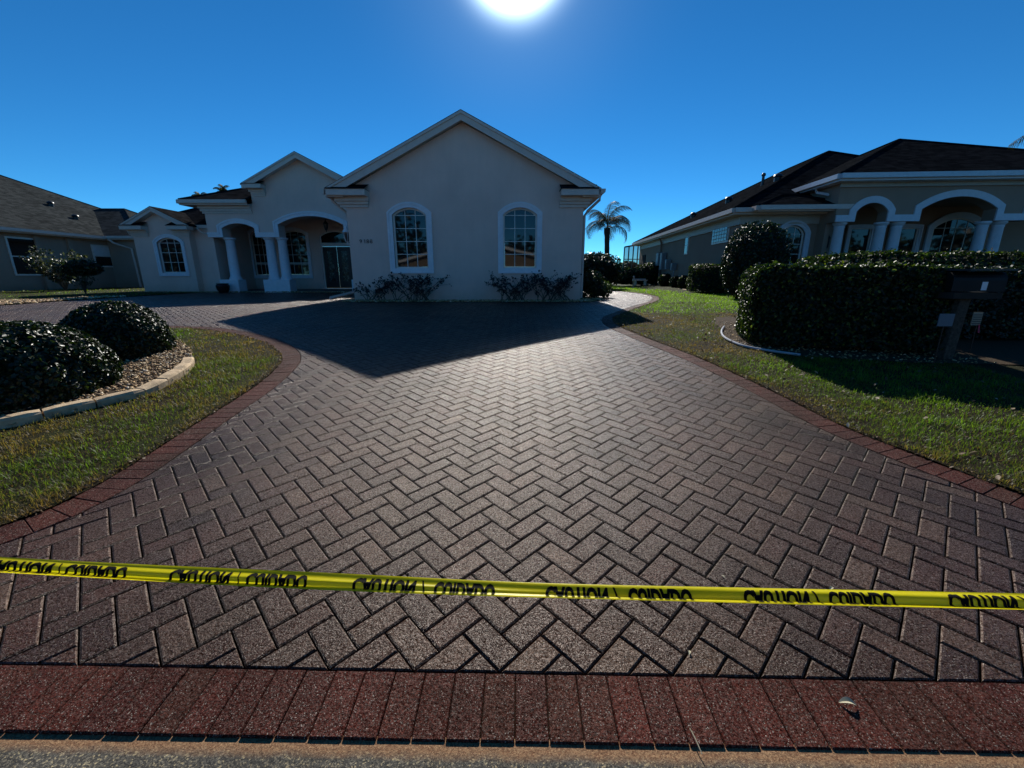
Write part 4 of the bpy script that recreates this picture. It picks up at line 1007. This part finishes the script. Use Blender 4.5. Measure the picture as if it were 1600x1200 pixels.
# side wall details
def side_at(px, py):
    """point on side wall plane local x=.4"""
    a, b, d = _ray(px, py); dx = a*ca+b*sa; dy = -a*sa+b*ca; l0 = -7.5*ca-15*sa; l1 = 7.5*sa-15*ca
    t = (.4-l0)/dx; return (l1+dy*t, HC+d*t)
GB = M('glass_block'); GB.col(GB.ramp(GB.noise(14, 3, .7, GB.pos()), [(.35, (.05, .07, .08)), (.65, (.24, .30, .32))])); GB.set(.2, .6)
y0_, z0_ = side_at(1114, 380); y1_, z1_ = side_at(1140, 353)
ya, yb = min(y0_, y1_), max(y0_, y1_); gbw = MB().box(.36, ya-.06, z0_-.06, .398, yb+.06, z1_+.06).build('glass_block_window', VINYL, RH)
nc = 6; nr = 4
for i in range(nc):
    for k in range(nr):
        MB().bbox(.33, ya+(yb-ya)*i/nc+.01, z0_+(z1_-z0_)*k/nr+.01, .359, ya+(yb-ya)*(i+1)/nc-.01, z0_+(z1_-z0_)*(k+1)/nr-.01, .008).build('glass_block', GB.m, gbw)
y0_, z0_ = side_at(1070, 398); y1_, z1_ = side_at(1078, 369); ya, yb = min(y0_, y1_), max(y0_, y1_)
sw_ = MB().box(.355, ya, z0_, .398, yb, z1_).build('narrow_window', VINYL, RH)
for k in range(2): MB().box(.345, ya+.06, z0_+.06+(z1_-z0_-.08)*k/2, .354, yb-.06, z0_+(z1_-z0_-.04)*(k+1)/2).build('pane', GLASS, sw_)
y0_, z0_ = side_at(1037, 372); downspout(RH, [(.2, y0_, 3.3), (.3, y0_, 3.05), (.33, y0_, .6)], STUCCO2, .05)
y0_, z0_ = side_at(1007, 395); MB().box(.36, y0_-.5, .6, .398, y0_+.4, 2.6).build('side_door', DARK, RH)
for px, py, ww_, hh in ((1034, 405, .5, .7), (1040, 408, .35, .9), (1048, 413, .25, .5), (1057, 417, .2, .35)):
    y_, z_ = side_at(px, py); MB().bbox(.12, y_-ww_/2, z_-hh/2, .398, y_+ww_/2, z_+hh/2, .03).build('meter_box', STEEL, RH)
y_, _ = side_at(1057, 430); MB().tube([(.25, y_, .6), (.25, y_, 1.5)], .03, 6).build('conduit', STEEL, RH)
# roof vents
def vent(root, x, y, z, mat=BLACK):
    return MB().lathe([(.13, -.05), (.13, .1), (.17, .14), (.15, .2), (.07, .25)], 0, 0, 14).build('roof_vent', mat, root)
for x, y in ((1.6, 9.0), (2.1, 5.9), (3.1, 3.8)):
    o = vent(RH, 0, 0, 0); o.location = (x, y, 3.5+.5*x)
o = MB().tube([(0, 0, -.1), (0, 0, .45)], .06, 8).lathe([(.09, .42), (.09, .5), (.05, .54)], 0, 0, 10).build('vent_pipe', BLACK, RH); o.location = (3.55, 6.0, 3.5+.5*3.5)
sc = rp(1287, 378, .42); 
t = thing('wall_sconce', 'dark iron wall lamp beside the arched window of the taupe house', 'lamp', (8.4+1.12*(sc[0]*ca-.28*sa), 16.8+1.12*(sc[0]*sa+.28*ca), -.157+1.12*sc[1]), NA)
MB().lathe([(.02, -.3), (.09, -.22), (.11, .1), (.13, .12), (.04, .25), (.02, .32)], 0, 0, 12).build('lamp_body', BLACK, t); MB().tube([(0, 0, .2), (0, .05, .3), (0, .14, .2), (0, .14, -.1)], .015, 6).build('bracket', BLACK, t)
# pool screen enclosure behind it
t = thing('screen_enclosure', 'dark framed pool screen enclosure behind the taupe house', 'screen enclosure', (0, 0, 0))
fr = MB(); Ys = 35.5; xa, xb = at(975, 400, Ys).x, at(1003, 400, Ys).x; zt1, zt2 = at(975, 386, Ys).z, at(1003, 381, Ys).z
for k in range(5):
    u = k/4; xx = xa+(xb-xa)*u; zz = zt1+(zt2-zt1)*u; fr.box(xx-.04, Ys-.04, PAD, xx+.04, Ys+.04, zz)
for z_ in (zt1-.95, ): fr.box(xa, Ys-.035, z_-.03, xb, Ys+.035, z_+.03)
fr.tube([(xa, Ys, zt1), (xb, Ys, zt2)], .06, 4); fr.build('frame', BLACK, t)
scm = M('insect_screen'); scm.col((.05, .055, .06)); scm.set(.6, .3); scm.b.inputs['Alpha'].default_value = .55
MB().add([(xa, Ys, PAD), (xb, Ys, PAD), (xb, Ys, zt2), (xa, Ys, zt1)], [(0, 1, 2, 3)]).build('screen', scm.m, t)

# ================================================================== LEFT NEIGHBOUR
LH = thing('tan_stucco_house', 'low tan house on the far left with a long grey green shingle roof', 'house', (0, 0, 0))
lw_ = MB(); 
lw_.box(-40, 12, .2, -23.9, 34.2, 3.3); lw_.box(-23.899, 25.85, .2, -21.9, 33, 3.3); lw_.build('wall', STUCCO3, LH)
hip_roof('roof', -47.5, -23.5, 6.6, 34.6, 3.47, .5, SH3, LH); hip_roof('roof', -31, -21.5, 25.4, 33.4, 3.5, .5, SH3, LH)
def side_l(px, py):
    a, b, d = _ray(px, py); t = -23.9/a; return b*t, HC+d*t
for (p0, p1, white) in (((26, 428), (54, 375), False), ((151, 415), (168, 386), True)):
    ya, za = side_l(*p0); yb, zb2 = side_l(*p1); yy0, yy1 = min(ya, yb), max(ya, yb)
    wn = MB().box(-23.898, yy0-.08, za-.08, -23.86, yy1+.08, zb2+.08).build('window', VINYL, LH)
    zm = (za+zb2)/2
    MB().box(-23.859, yy0, zm+.03, -23.85, yy1, zb2).build('pane', WHITE if white else GLASS, wn); MB().box(-23.859, yy0, za, -23.85, yy1, zm-.03).build('pane', GLASS, wn)
for px, py in ((84, 338), (121, 352)):
    a, b, d = _ray(px, py); X_ = -25.5 if px > 100 else -27.0; t_ = X_/a; o = vent(LH, 0, 0, 0); o.location = (X_, b*t_, 3.47+.5*(-23.5-X_))
o = MB().tube([(0, 0, -.1), (0, 0, .5)], .07, 8).build('vent_pipe', BLACK, LH); o.location = (-24, 31.2, 4.9)
downspout(LH, [(-23.3, 25.35, 3.3), (-23.1, 25.4, 3.1), (-22.45, 25.78, 2.8), (-22.4, 25.78, .6)], FASCIA, .06)
for yy in (22.0, 23.6): MB().box(-23.9, yy-.12, .5, -23.78, yy+.12, 3.2).build('pilaster', STUCCO3, LH)
q = at(165, 437, 26); t = thing('air_conditioner', 'dark box air conditioner by the left neighbour wall, behind the shrubs', 'air conditioner', (q.x, 26, PAD))
MB().bbox(-.5, -.45, 0, .5, .45, .95, .04).build('casing', m_plain('ac_dark', (.03, .03, .03), .6), t)
fb = MB(); [fb.box(-.48, -.47, .12+.1*k, .48, -.452, .16+.1*k) for k in range(8)]; fb.build('grille', BLACK, t)

# house opposite, seen only as a reflection in the panes
OH = thing('opposite_house', 'pale house across the street, seen reflected in the garage wing windows', 'house', (-4, -26, 0))
MB().plate([(-9, -.1), (9, -.1), (9, 3.0), (0, 5.2), (-9, 3.0)], [], -.2, 0).build('wall', m_stucco('opposite_stucco', (.22, .17, .12)), OH)
MB().box(-9, -8, -.1, 9, -.3, 3).build('rear_wall', STUCCO3, OH); gable_roof('roof', 0, 9.6, -9, .5, 2.95, .25, SH1, OH)
MB().box(1, .01, 0, 6, .06, 2.3).build('garage_door', WHITE, OH)
gb = MB().band([(-9.6, 2.7), (0, 5.1), (9.6, 2.7)], .25, .5, .56).build('rake_board', WHITE, OH)
wv = []; wf = []; wr_ = []; wb0 = 0
for k in range(52):
    hh = rng.uniform(5.5, 9.5); q_, m_ = blob_pts(420, (3.2, 2.2, hh*.5), 2, .5, .15, k, -1); v, f, r_ = leaves(q_+np.array([-105+4.1*k+rng.uniform(-1, 1), -36+rng.uniform(-3, 3), hh*.5-.2]), m_, .62, 1.0, four=False)
    wv.append(v); wf.append(f+wb0); wr_.append(r_); wb0 += len(v)
tag(link('woodland', mesh_np('woodland', np.concatenate(wv), np.concatenate(wf), np.concatenate(wr_)), LEAFD), 'dark trees across the street, seen reflected in the window panes', 'trees', kind='stuff')

# ================================================================== PLANTS
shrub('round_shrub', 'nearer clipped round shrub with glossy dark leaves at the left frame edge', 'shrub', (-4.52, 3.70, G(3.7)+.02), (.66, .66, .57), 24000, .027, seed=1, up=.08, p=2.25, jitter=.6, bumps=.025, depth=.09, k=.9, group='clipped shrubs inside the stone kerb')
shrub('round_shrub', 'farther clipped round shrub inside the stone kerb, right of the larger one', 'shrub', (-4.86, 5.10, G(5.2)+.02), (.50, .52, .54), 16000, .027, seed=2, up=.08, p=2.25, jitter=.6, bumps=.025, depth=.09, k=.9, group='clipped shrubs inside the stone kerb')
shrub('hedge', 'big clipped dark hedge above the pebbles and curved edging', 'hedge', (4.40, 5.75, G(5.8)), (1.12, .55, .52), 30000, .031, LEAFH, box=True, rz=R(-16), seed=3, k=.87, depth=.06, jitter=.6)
shrub('hedge', 'long lighter hedge behind the mailbox running out of frame', 'hedge', (8.3, 7.6, G(7.4)), (3.1, .6, .60), 26000, .036, LEAFH, box=True, rz=R(1), seed=4, k=.87, depth=.06, jitter=.6)
q = gr(1500, 540); shrub('hedge', 'dark shaded hedge section right behind the mailbox post', 'hedge', (7.1, 6.35, G(6.3)), (1.25, .5, .5), 12000, .034, LEAFD, box=True, rz=R(-4), seed=6, k=.87, depth=.07, jitter=.6)
q = at(1170, 400, 14.0); shrub('dome_shrub', 'tall dome clipped bush beside the arched window of the taupe house', 'shrub', (q.x, 13.6, PAD), (.86, .85, 1.13), 9000, .05, LEAFD, p=2.6, seed=5)
def wall_y(px):
    y_, z_ = side_at(px, 420); return 16.8+1.12*(y_*ca+.4*sa)
mound = []
def on_bank(px, base_py, back):
    Y = wall_y(px)-back; q = at(px, base_py, Y); mound.append((q.x, q.y, q.z)); return q
q = on_bank(1113, 457, 1.15); a = at(1113, 413, q.y); shrub('box_hedge', 'square clipped hedge block between the dome bush and the small round shrubs', 'hedge', (a.x+.1, a.y, q.z), (.80, .85, (a.z-q.z)/2), 7000, .045, LEAFH, box=True, seed=8, four=False)
for px, pyt, pyb, dd, lab in [(1081, 429, 453, .8, 'first small round shrub, touching the square hedge block'), (1068, 431, 451, .85, 'second small round shrub from the square hedge block'), (1055, 432, 449, .85, 'third small round shrub from the square hedge block'), (1039, 428, 447, 1.15, 'leftmost and largest of the four small round shrubs by the taupe wall')]:
    q = on_bank(px, pyb, 1.0); a = at(px, pyt, q.y); shrub('ball_shrub', lab, 'shrub', tuple(q), (dd*.36, dd*.36, (a.z-q.z)/2), 1600, .05, LEAFH, seed=int(px), four=False, group='small round shrubs along the taupe wall')
for px, pyt, pyb, rx_, bk, lab, sd_ in ((1019, 411, 446, 1.25, 1.3, 'wide spreading bush below the meter boxes', 21), (986, 419, 445, 1.2, 1.6, 'dark rounded bush in front of the screen enclosure', 22), (967, 424, 444, .85, 5.0, 'greyish bush left of the screen enclosure', 23)):
    q = on_bank(px, pyb, bk) if px > 1000 else at(px, pyb, 29.5); a = at(px, pyt, q.y); shrub('garden_bush', lab, 'bush', tuple(q), (rx_, .9, (a.z-q.z)/2), 3500, .075, LEAFG if sd_ == 23 else LEAFH, seed=sd_, four=False, bumps=.09)
mound.sort(key=lambda q_: q_[1]); mound.insert(0, (mound[0][0]+.6, mound[0][1]-2.2, PAD)); mound.append((mound[-1][0]+.3, mound[-1][1]+3, PAD+.05))
v = []
for X_, Y_, Z_ in mound: v += [(X_-2.6, Y_-.2, PAD-.02), (X_-1.3, Y_, PAD+(Z_-PAD)*.55), (X_-.5, Y_, Z_-.0), (X_+2.5, Y_, Z_+.03)]
f = [(4*k+j_, 4*k+j_+1, 4*k+5+j_, 4*k+4+j_) for k in range(len(mound)-1) for j_ in range(3)]
MB().add(v, f, True).build('grass_bank', lm.m)['kind'] = 'structure'
a = at(931, 396, 24); shrub('tall_bush', 'tall dark bush behind the right corner of the big gable wing', 'bush', (a.x, 24, PAD), (1.35, 1.2, (a.z-PAD)/2), 6000, .08, LEAFD, seed=31, bumps=.1, four=False)
a = at(925, 425, 14.2); shrub('corner_bush', 'loose leafy bush at the right foot of the big gable wall', 'bush', (a.x, 14.2, PAD), (.42, .5, (a.z-PAD)/2), 1500, .06, LEAFD, seed=32, bumps=.16, depth=.5, k=.6)
a = at(938, 440, 14.6); shrub('corner_bush', 'low lighter bush just right of the corner bush', 'bush', (a.x+.1, 14.9, PAD), (.36, .4, (a.z-PAD)/2), 900, .06, LEAFG, seed=33, bumps=.16, depth=.5, k=.6)
# leggy shrubs in front of the gable wall
for px, sp_, hh, ns, sd_, lab in ((588, .66, .52, 13, 1, 'small leggy shrub left of the left arched window'), (643, 1.25, .74, 30, 2, 'wide leggy shrub under the left arched window'), (805, 1.0, .72, 24, 3, 'leggy shrub under the right arched window'), (866, 1.15, .76, 28, 4, 'leggy shrub right of the right arched window, by the corner')):
    a = at(px, 470, 12.7); stems_shrub('leggy_shrub', lab, (a.x, 12.68, PAD+.01), (sp_, .22), hh, ns, LEAFP, .045, 24*ns, group='bare leggy shrubs along the gable wall', seed=sd_, base=1.0)
# left yard
a = gr(135, 461); stems_shrub('clipped_tree_shrub', 'small multi stemmed shrub with a clipped crown at the far edge of the court', (a.x, a.y, PAD), (.6, .55), 1.35, 14, LEAFG, .06, 300, seed=9)
a = at(128, 402, 16.8); shrub('clipped_crown_bush', 'dark clipped crown above the multi stemmed shrub', 'bush', (at(128, 440, a.y).x, 16.9, PAD+.72), (.62, .55, (a.z-PAD-.72)/2*.85), 2000, .055, LEAFD, seed=41, k=.6, depth=.35)
a = at(88, 398, 20.5); stems_shrub('variegated_shrub', 'broad pale tipped shrub against the left neighbour wall', (a.x, 20.5, PAD), (1.5, 1.0), a.z-PAD, 30, m_leaf('variegated_leaf', [(0, (.02, .03, .015)), (.55, (.05, .06, .04)), (1, (.35, .33, .3))], .35, .5, .2), .085, 2200, seed=10)
# palms
a = gr(947, 447); palm('palm_tree', 'feathery palm tree right of the big gable wing', (at(948, 410, 34).x, 34, PAD), at(948, 356, 34).z-PAD, .19, 14, 2.8, seed=2, droop=2.6, ll=.95, nl=64, wid=.022, rise=1.0)
for px, py, Y, sd_, lab in ((347, 296, 58, 5, 'taller of two distant palm tops over the porch roof'), (312, 306, 62, 6, 'lower left of two distant palm tops over the porch roof')):
    a = at(px, py+7, Y); palm('distant_palm', lab, (a.x, Y, PAD), a.z-PAD, .2, 12, 1.6, seed=sd_, droop=2.6, ll=.55, nl=34, wid=.05, group='distant palms over the porch roof')
palm('near_palm', 'palm whose thin frond tips enter at the right frame edge', (11.9, 8.6, G(8.6)), 3.5, .14, 28, 1.8, seed=8, droop=1.6, ll=.62, nl=60, wid=.012, rise=.75)
# treeline far behind
FT = ['just right of the palm trunk', 'left of the screen enclosure', 'seen over the screen enclosure', 'directly behind the palm trunk', 'hidden mostly by the tall bush beside the gable wing', 'farthest, between palm and screen enclosure']
for i, (px, py, Y) in enumerate(((962, 412, 70), (978, 418, 75), (1010, 415, 85), (945, 414, 80), (925, 410, 72), (985, 408, 90))):
    a = at(px, py, Y); tree('far_tree', 'hazy distant tree '+FT[i], (a.x, Y, PAD), a.z-PAD, (a.z-PAD)*.55, 1800, .42, LEAFG, group='distant trees beyond the lawn', seed=50+i)

# ================================================================== MAILBOX, SIGNS, SMALL THINGS
pb_, ptop = Vector((5.22, 4.95, G(4.95))), at(1512, 478, 4.95)
t = thing('mailbox', 'dark mailbox on a leaning weathered wooden post in front of the hedge', 'mailbox', (pb_.x, pb_.y, pb_.z))
pst = MB().bbox(-.062, -.06, -.1, .062, .06, .72, .008); shear(pst, lambda x, y, z: (x+.05*z, y+.02*z, z)).build('post', WOOD, t)
bx = MB(); n = 9; pr = [(-.10, 0), (.10, 0)]+[(.10*math.cos(math.pi*k/n), .12+.10*math.sin(math.pi*k/n)) for k in range(n+1)]
v = [(x, y, z) for y in (-.26, .26) for x, z in pr]; m_ = len(pr); f = [(k, (k+1) % m_, m_+(k+1) % m_, m_+k) for k in range(m_)]+[tuple(reversed(range(m_))), tuple(range(m_, 2*m_))]
b_ = MB().add(v, f).build('box', m_plain('mailbox_shade', (.004, .005, .005), .6), t); b_.location = (.1, 0, .80); b_.rotation_euler = (0, 0, R(80))  # shade put into the box and post colours; lid lighter, as if lit
s_ = MB().box(-.2, -.12, .72, .36, .12, .79).build('shelf', m_plain('shelf_wood', (.03, .025, .02), .9), t)
cp = MB().box(-.16, -.2, 1.03, .36, .2, 1.05).build('lid', m_plain('mailbox_lid', (.03, .036, .038), .4), t)
q = at(1538, 447, 4.7); o = MB().box(-.03, -.004, -.045, .03, 0, .045).build('reflector', m_paint('reflector_white', (.75, .78, .8)), t); o.location = (q.x-pb_.x, -.25, q.z-pb_.z)
q = at(1478, 500, 4.72); t = thing('yard_sign', 'small pale sign low in the hedge, left of the mailbox post', 'sign', (q.x, q.y, G(q.y)))
MB().box(-.085, -.004, q.z-G(q.y)-.07, .085, .004, q.z-G(q.y)+.07).build('board', m_paint('sign_blue_white', (.13, .16, .19)), t); MB().tube([(0, .01, 0), (0, .01, q.z-G(q.y))], .006, 6).build('stake', BLACK, t)
q = at(1526, 498, 5.2); t = thing('notice_plate', 'small lined notice plate with a pink ribbon, right of the mailbox post', 'sign', (q.x, q.y, G(q.y))); hz_ = q.z-G(q.y)
MB().box(-.06, -.004, hz_-.08, .06, .004, hz_+.08).build('board', m_paint('plate_tan', (.30, .27, .2)), t)
lb = MB(); [lb.box(-.052, -.0065, hz_-.065+.027*k, .052, -.0045, hz_-.056+.027*k) for k in range(5)]; lb.build('print_lines', BLACK, t)
MB().tube([(.03, .0, 0), (.03, .01, hz_)], .006, 6).build('stake', BLACK, t)
MB().add([(.035, -.01, hz_-.07), (.05, -.01, hz_-.07), (.075, -.012, hz_-.18), (.045, -.014, hz_-.17)], [(0, 1, 2, 3)]).build('ribbon', m_plain('pink_ribbon', (.55, .03, .08), .6), t)
# white garden ornament bench
ORN = m_paint('ornament_grey_white', (.36, .35, .33))
q = gr(1000, 446); t = thing('garden_bench', 'small white garden bench below the spreading bush', 'bench', tuple(at(1000, 446, 24.5)), R(10))
MB().box(-.4, -.14, .26, .4, .14, .30).build('seat', ORN, t); MB().box(-.4, .145, .3, .4, .17, .38).build('backrest', ORN, t)
for sx in (-.3, .3): MB().box(sx-.025, -.12, 0, sx+.025, .12, .258).build('leg', ORN, t)
q = at(990, 441, 24.9); PAD_ = PAD; PAD = q.z-.35; tag(MB().lathe([(.08, PAD), (.05, PAD+.1), (.04, PAD+.35), (.09, PAD+.42), (.08, PAD+.5), (.05, PAD+.6), (.06, PAD+.66), (.02, PAD+.72)], q.x, 24.9, 14).build('garden_statue', ORN), 'slim white garden ornament standing beside the bench', 'statue'); PAD = PAD_
# pale stone edging in the far bed
ed = MB()
pts_ = [tuple(at(px_, py_, wall_y(px_)-1.75)) for px_, py_ in ((1044, 450), (1060, 452), (1078, 454), (1096, 458))]
ed.tube(pts_, .05, 6); tag(ed.build('bed_edging', KST), 'pale stone edging along the far small shrubs', 'edging')

# caution tape ------------------------------------------------------
TP = [(-420, 862, 1.62), (-150, 873.5, 1.585), (0, 882, 1.56), (260, 896, 1.53), (520, 908.5, 1.505), (800, 920.5, 1.475), (1080, 928, 1.445), (1340, 934, 1.42), (1600, 939.5, 1.395), (1800, 944, 1.38), (2100, 950, 1.36)]
tp3 = []
for px, py, zc in TP:
    zc *= .955; a, b, d = _ray(px, py); tp3.append(Vector((a*zc, b*zc, HC+d*zc)))
def crv(pts, seg=8):
    out = []
    for i in range(len(pts)-1):
        p0, p1, p2, p3 = pts[max(i-1, 0)], pts[i], pts[i+1], pts[min(i+2, len(pts)-1)]
        for k in range(seg):
            t_ = k/seg; out.append(.5*((2*p1)+(p2-p0)*t_+(2*p0-5*p1+4*p2-p3)*t_*t_+(3*p1-p0-3*p2+p3)*t_**3))
    out.append(pts[-1]); return out
CL = crv(tp3, 14); LL = [0]
for i in range(1, len(CL)): LL.append(LL[-1]+(CL[i]-CL[i-1]).length)
TV = Vector((0, math.cos(R(19)), math.sin(R(19)))); HW = .0285
def tape_pt(s, v, lift=0):
    """s along, v in 0 (fold) .. 1 (top edge)"""
    s = min(max(s, 0), LL[-1]); i = next((k for k in range(1, len(LL)) if LL[k] >= s), len(LL)-1)
    p_ = CL[i-1].lerp(CL[i], (s-LL[i-1])/max(LL[i]-LL[i-1], 1e-9)); d = (CL[i]-CL[i-1]).normalized(); up = (TV-d*TV.dot(d)).normalized(); nn = d.cross(up); nn = nn if nn.z > 0 else -nn
    tw = math.radians(8)*math.sin(s*1.3+.4)+math.radians(4)*math.sin(s*3.7)
    up, nn = up*math.cos(tw)+nn*math.sin(tw), nn*math.cos(tw)-up*math.sin(tw)
    h = (v*2-1)*HW
    # gentle crease: lower third dips back then kicks out at the folded edge
    bend = .004*math.sin(s*3.1+1)*math.sin(v*3.0)-.0085*math.exp(-((v-.27-.05*math.sin(s*2.3))/.13)**2)+.0025*math.sin(v*9+s*2)
    return p_+up*h+nn*(bend+lift)
NS, NV = 520, 30; v = []; f = []
for i in range(NS+1):
    for k in range(NV+1): v.append(tape_pt(LL[-1]*i/NS, k/NV))
for i in range(NS):
    for k in range(NV): f.append((i*(NV+1)+k, (i+1)*(NV+1)+k, (i+1)*(NV+1)+k+1, i*(NV+1)+k+1))
# folded-under strip behind the lower edge
n0 = len(v)
for i in range(NS+1):
    a = tape_pt(LL[-1]*i/NS, 0); b = tape_pt(LL[-1]*i/NS, .28, -.006); v += [a+Vector((0, -.0004, -.0004)), b]
for i in range(NS): f.append((n0+2*i, n0+2*i+1, n0+2*i+3, n0+2*i+2))
tm = M('yellow_plastic'); tm.col((.92, .80, .002)); tm.set(.32, .5)
tm.bump(tm.noise(30, 3, .6, tm.pos()), .25, .003)
trn = tm.n('ShaderNodeBsdfTranslucent'); trn.inputs[0].default_value = (1, .92, .005, 1); mx = tm.n('ShaderNodeMixShader'); mx.inputs[0].default_value = .45
tm.l(tm.b.outputs[0], mx.inputs[1]); tm.l(trn.outputs[0], mx.inputs[2]); tm.l(mx.outputs[0], tm.out.inputs[0])
tape = MB().add(v, f, True).build('caution_tape', tm.m)
tag(tape, 'yellow caution tape stretched across the driveway with upside down black lettering', 'tape')
ink = m_plain('black_ink', (.006, .006, .005), .8, .08, var=.1, bump=.02)
def s_of_px(px):
    best = min(range(len(CL)), key=lambda k: abs(800+FPX*CL[k].x/(CL[k].y*_c-(CL[k].z-HC)*_s)-px)); 
    lo, hi = 0, LL[-1]
    for _ in range(40):
        mid = (lo+hi)/2; p_ = tape_pt(mid, .5); x_ = 800+FPX*p_.x/(p_.y*_c-(p_.z-HC)*_s)
        if x_ < px: lo = mid
        else: hi = mid
    return lo
cau = text_mesh('CAUTION', 1, 0, .055); cui = text_mesh('CUIDADO', 1, 0, .055); sla = text_mesh('/', 1, 0, .0)
def put_word(me0, px0, px1, sk=0):
    s0, s1 = s_of_px(px0), s_of_px(px1); bm = bmesh.new(); bm.from_mesh(me0)
    xs_ = [q.co.x for q in bm.verts]; ys_ = [q.co.y for q in bm.verts]; xa_, xb_ = min(xs_), max(xs_); ya_, yb_ = min(ys_), max(ys_)
    # upside down seen from behind: height flipped, reading direction kept. top of letters hangs past the fold
    H_ = 1.02
    for q in bm.verts: q.co.x = (q.co.x-xa_)/(xb_-xa_); q.co.y = .80-(q.co.y-ya_)/(yb_-ya_)*H_
    for k in range(1, 24): bmesh.ops.bisect_plane(bm, geom=bm.verts[:]+bm.edges[:]+bm.faces[:], plane_co=(0, k/24, 0), plane_no=(0, 1, 0))
    bmesh.ops.bisect_plane(bm, geom=bm.verts[:]+bm.edges[:]+bm.faces[:], plane_co=(0, .10, 0), plane_no=(0, 1, 0), clear_inner=True)
    for q in bm.verts: q.co = tape_pt(s0+(s1-s0)*q.co.x, q.co.y, .0016)
    me = bpy.data.meshes.new('lettering'); bm.to_mesh(me); bm.free(); return link('lettering', me, ink, tape)
words = [(cau, -328, -232), (sla, -220, -209), (cui, -197, -98), (cau, -20, 82), (sla, 90, 99), (cui, 103, 199), (cau, 266, 360), (sla, 370, 378), (cui, 386, 481), (cau, 552, 650), (sla, 658, 668), (cui, 679, 774), (cau, 852, 950), (sla, 958, 970), (cui, 981, 1081), (cau, 1161, 1264), (sla, 1271, 1284), (cui, 1294, 1398), (cau, 1481, 1588), (sla, 1596, 1610), (cui, 1620, 1730), (cau, 1815, 1930)]
for a, b, c_ in words: put_word(a, b, c_)
for me in (cau, cui, sla): bpy.data.meshes.remove(me)

# leaves and twigs on the paving
LFM = m_plain('dry_leaf', (.42, .38, .26), .7, .3, var=.3)
def fallen(px, py, L, rz, label, curl=.35, lift=.0):
    q = gr(px, py); v = []; f = []; n = 8
    for i in range(n+1):
        u = i/n; wd_ = L*.22*math.sin(math.pi*min(1, u*.92+.04))**.8; zc = L*curl*math.sin(math.pi*u)*.6+.003
        v += [((u-.5)*L, -wd_, zc+wd_*.5), ((u-.5)*L, 0, zc), ((u-.5)*L, wd_, zc+wd_*.6)]
    for i in range(n): f += [(3*i, 3*i+3, 3*i+4, 3*i+1), (3*i+1, 3*i+4, 3*i+5, 3*i+2)]
    o = MB().add(v, f, True).build('fallen_leaf', LFM); o.location = (q.x, q.y, q.z+lift); o.rotation_euler = (0, 0, rz); return tag(o, label, 'leaf')
fallen(1324, 1101, .048, R(-12), 'pale curled leaf lying on the red border pavers at lower right')
fallen(1299, 921, .03, R(30), 'tiny pale leaf just above the caution tape on the right', .3)
fallen(1130, 902, .02, R(110), 'tiny white leaf scrap on the herringbone pavers left of the upper leaf', .2)
fallen(1077, 1021, .02, R(60), 'tiny pale scrap in a joint below the caution tape', .2)
q = gr(1084, 1159); o = MB().tube([(0, .03, .01), (.003, 0, .012), (.008, -.035, .004)], [.0012, .0016, .0012], 5).build('dry_grass_stem', LFM); o.location = q; tag(o, 'thin pale straw lying across the front edge of the border pavers', 'straw')
# leaf litter on the right lawn
n = 900; X = rng.uniform(1.9, 5.5, n); Y = rng.uniform(1.8, 12, n); k = inside(LAWN_R, X, Y) & ~inside(BEDR, X, Y); X, Y = X[k], Y[k]; n = len(X)
v, f, r_ = leaves(np.stack([X, Y, Gv(Y)+.025+rng.random(n)*.02], 1), np.tile([0, 0, 1.], (n, 1)), .024, .5)
LIT = m_leaf('leaf_litter', [(0, (.09, .05, .025)), (.6, (.20, .13, .07)), (1, (.5, .45, .36))], .6, .3, .2, (1, 1, 1)); tag(link('leaf_litter', mesh_np('leaf_litter', v, f, r_), LIT), 'small dry leaves scattered over the right lawn', 'leaf litter', kind='stuff')
# soil rim between pavers and grass
for path, sd_ in ((leftE, 1), (rightE, -1)):
    e = [q_ for q_ in path if q_[1] < 13]; n = int(1300); evp, Lp = path_eval(e); s_ = rng.uniform(0, Lp, n); P_ = np.array([tuple(evp(q_)) for q_ in s_]); off = rng.normal(0, .014, n)+(-.018 if sd_ == 1 else .018)
    X = P_[:, 0]+off; Y = P_[:, 1]+rng.normal(0, .01, n); v, f, r_ = leaves(np.stack([X, Y, Gv(Y)+.006+rng.random(n)*.012], 1), np.tile([0, 0, 1.], (n, 1)), .012, .9)
    tag(link('edge_debris', mesh_np('edge_debris', v, f, r_*.7), LIT), 'fine dry debris along the '+('left' if sd_ == 1 else 'right')+' driveway edge', 'debris', kind='stuff')
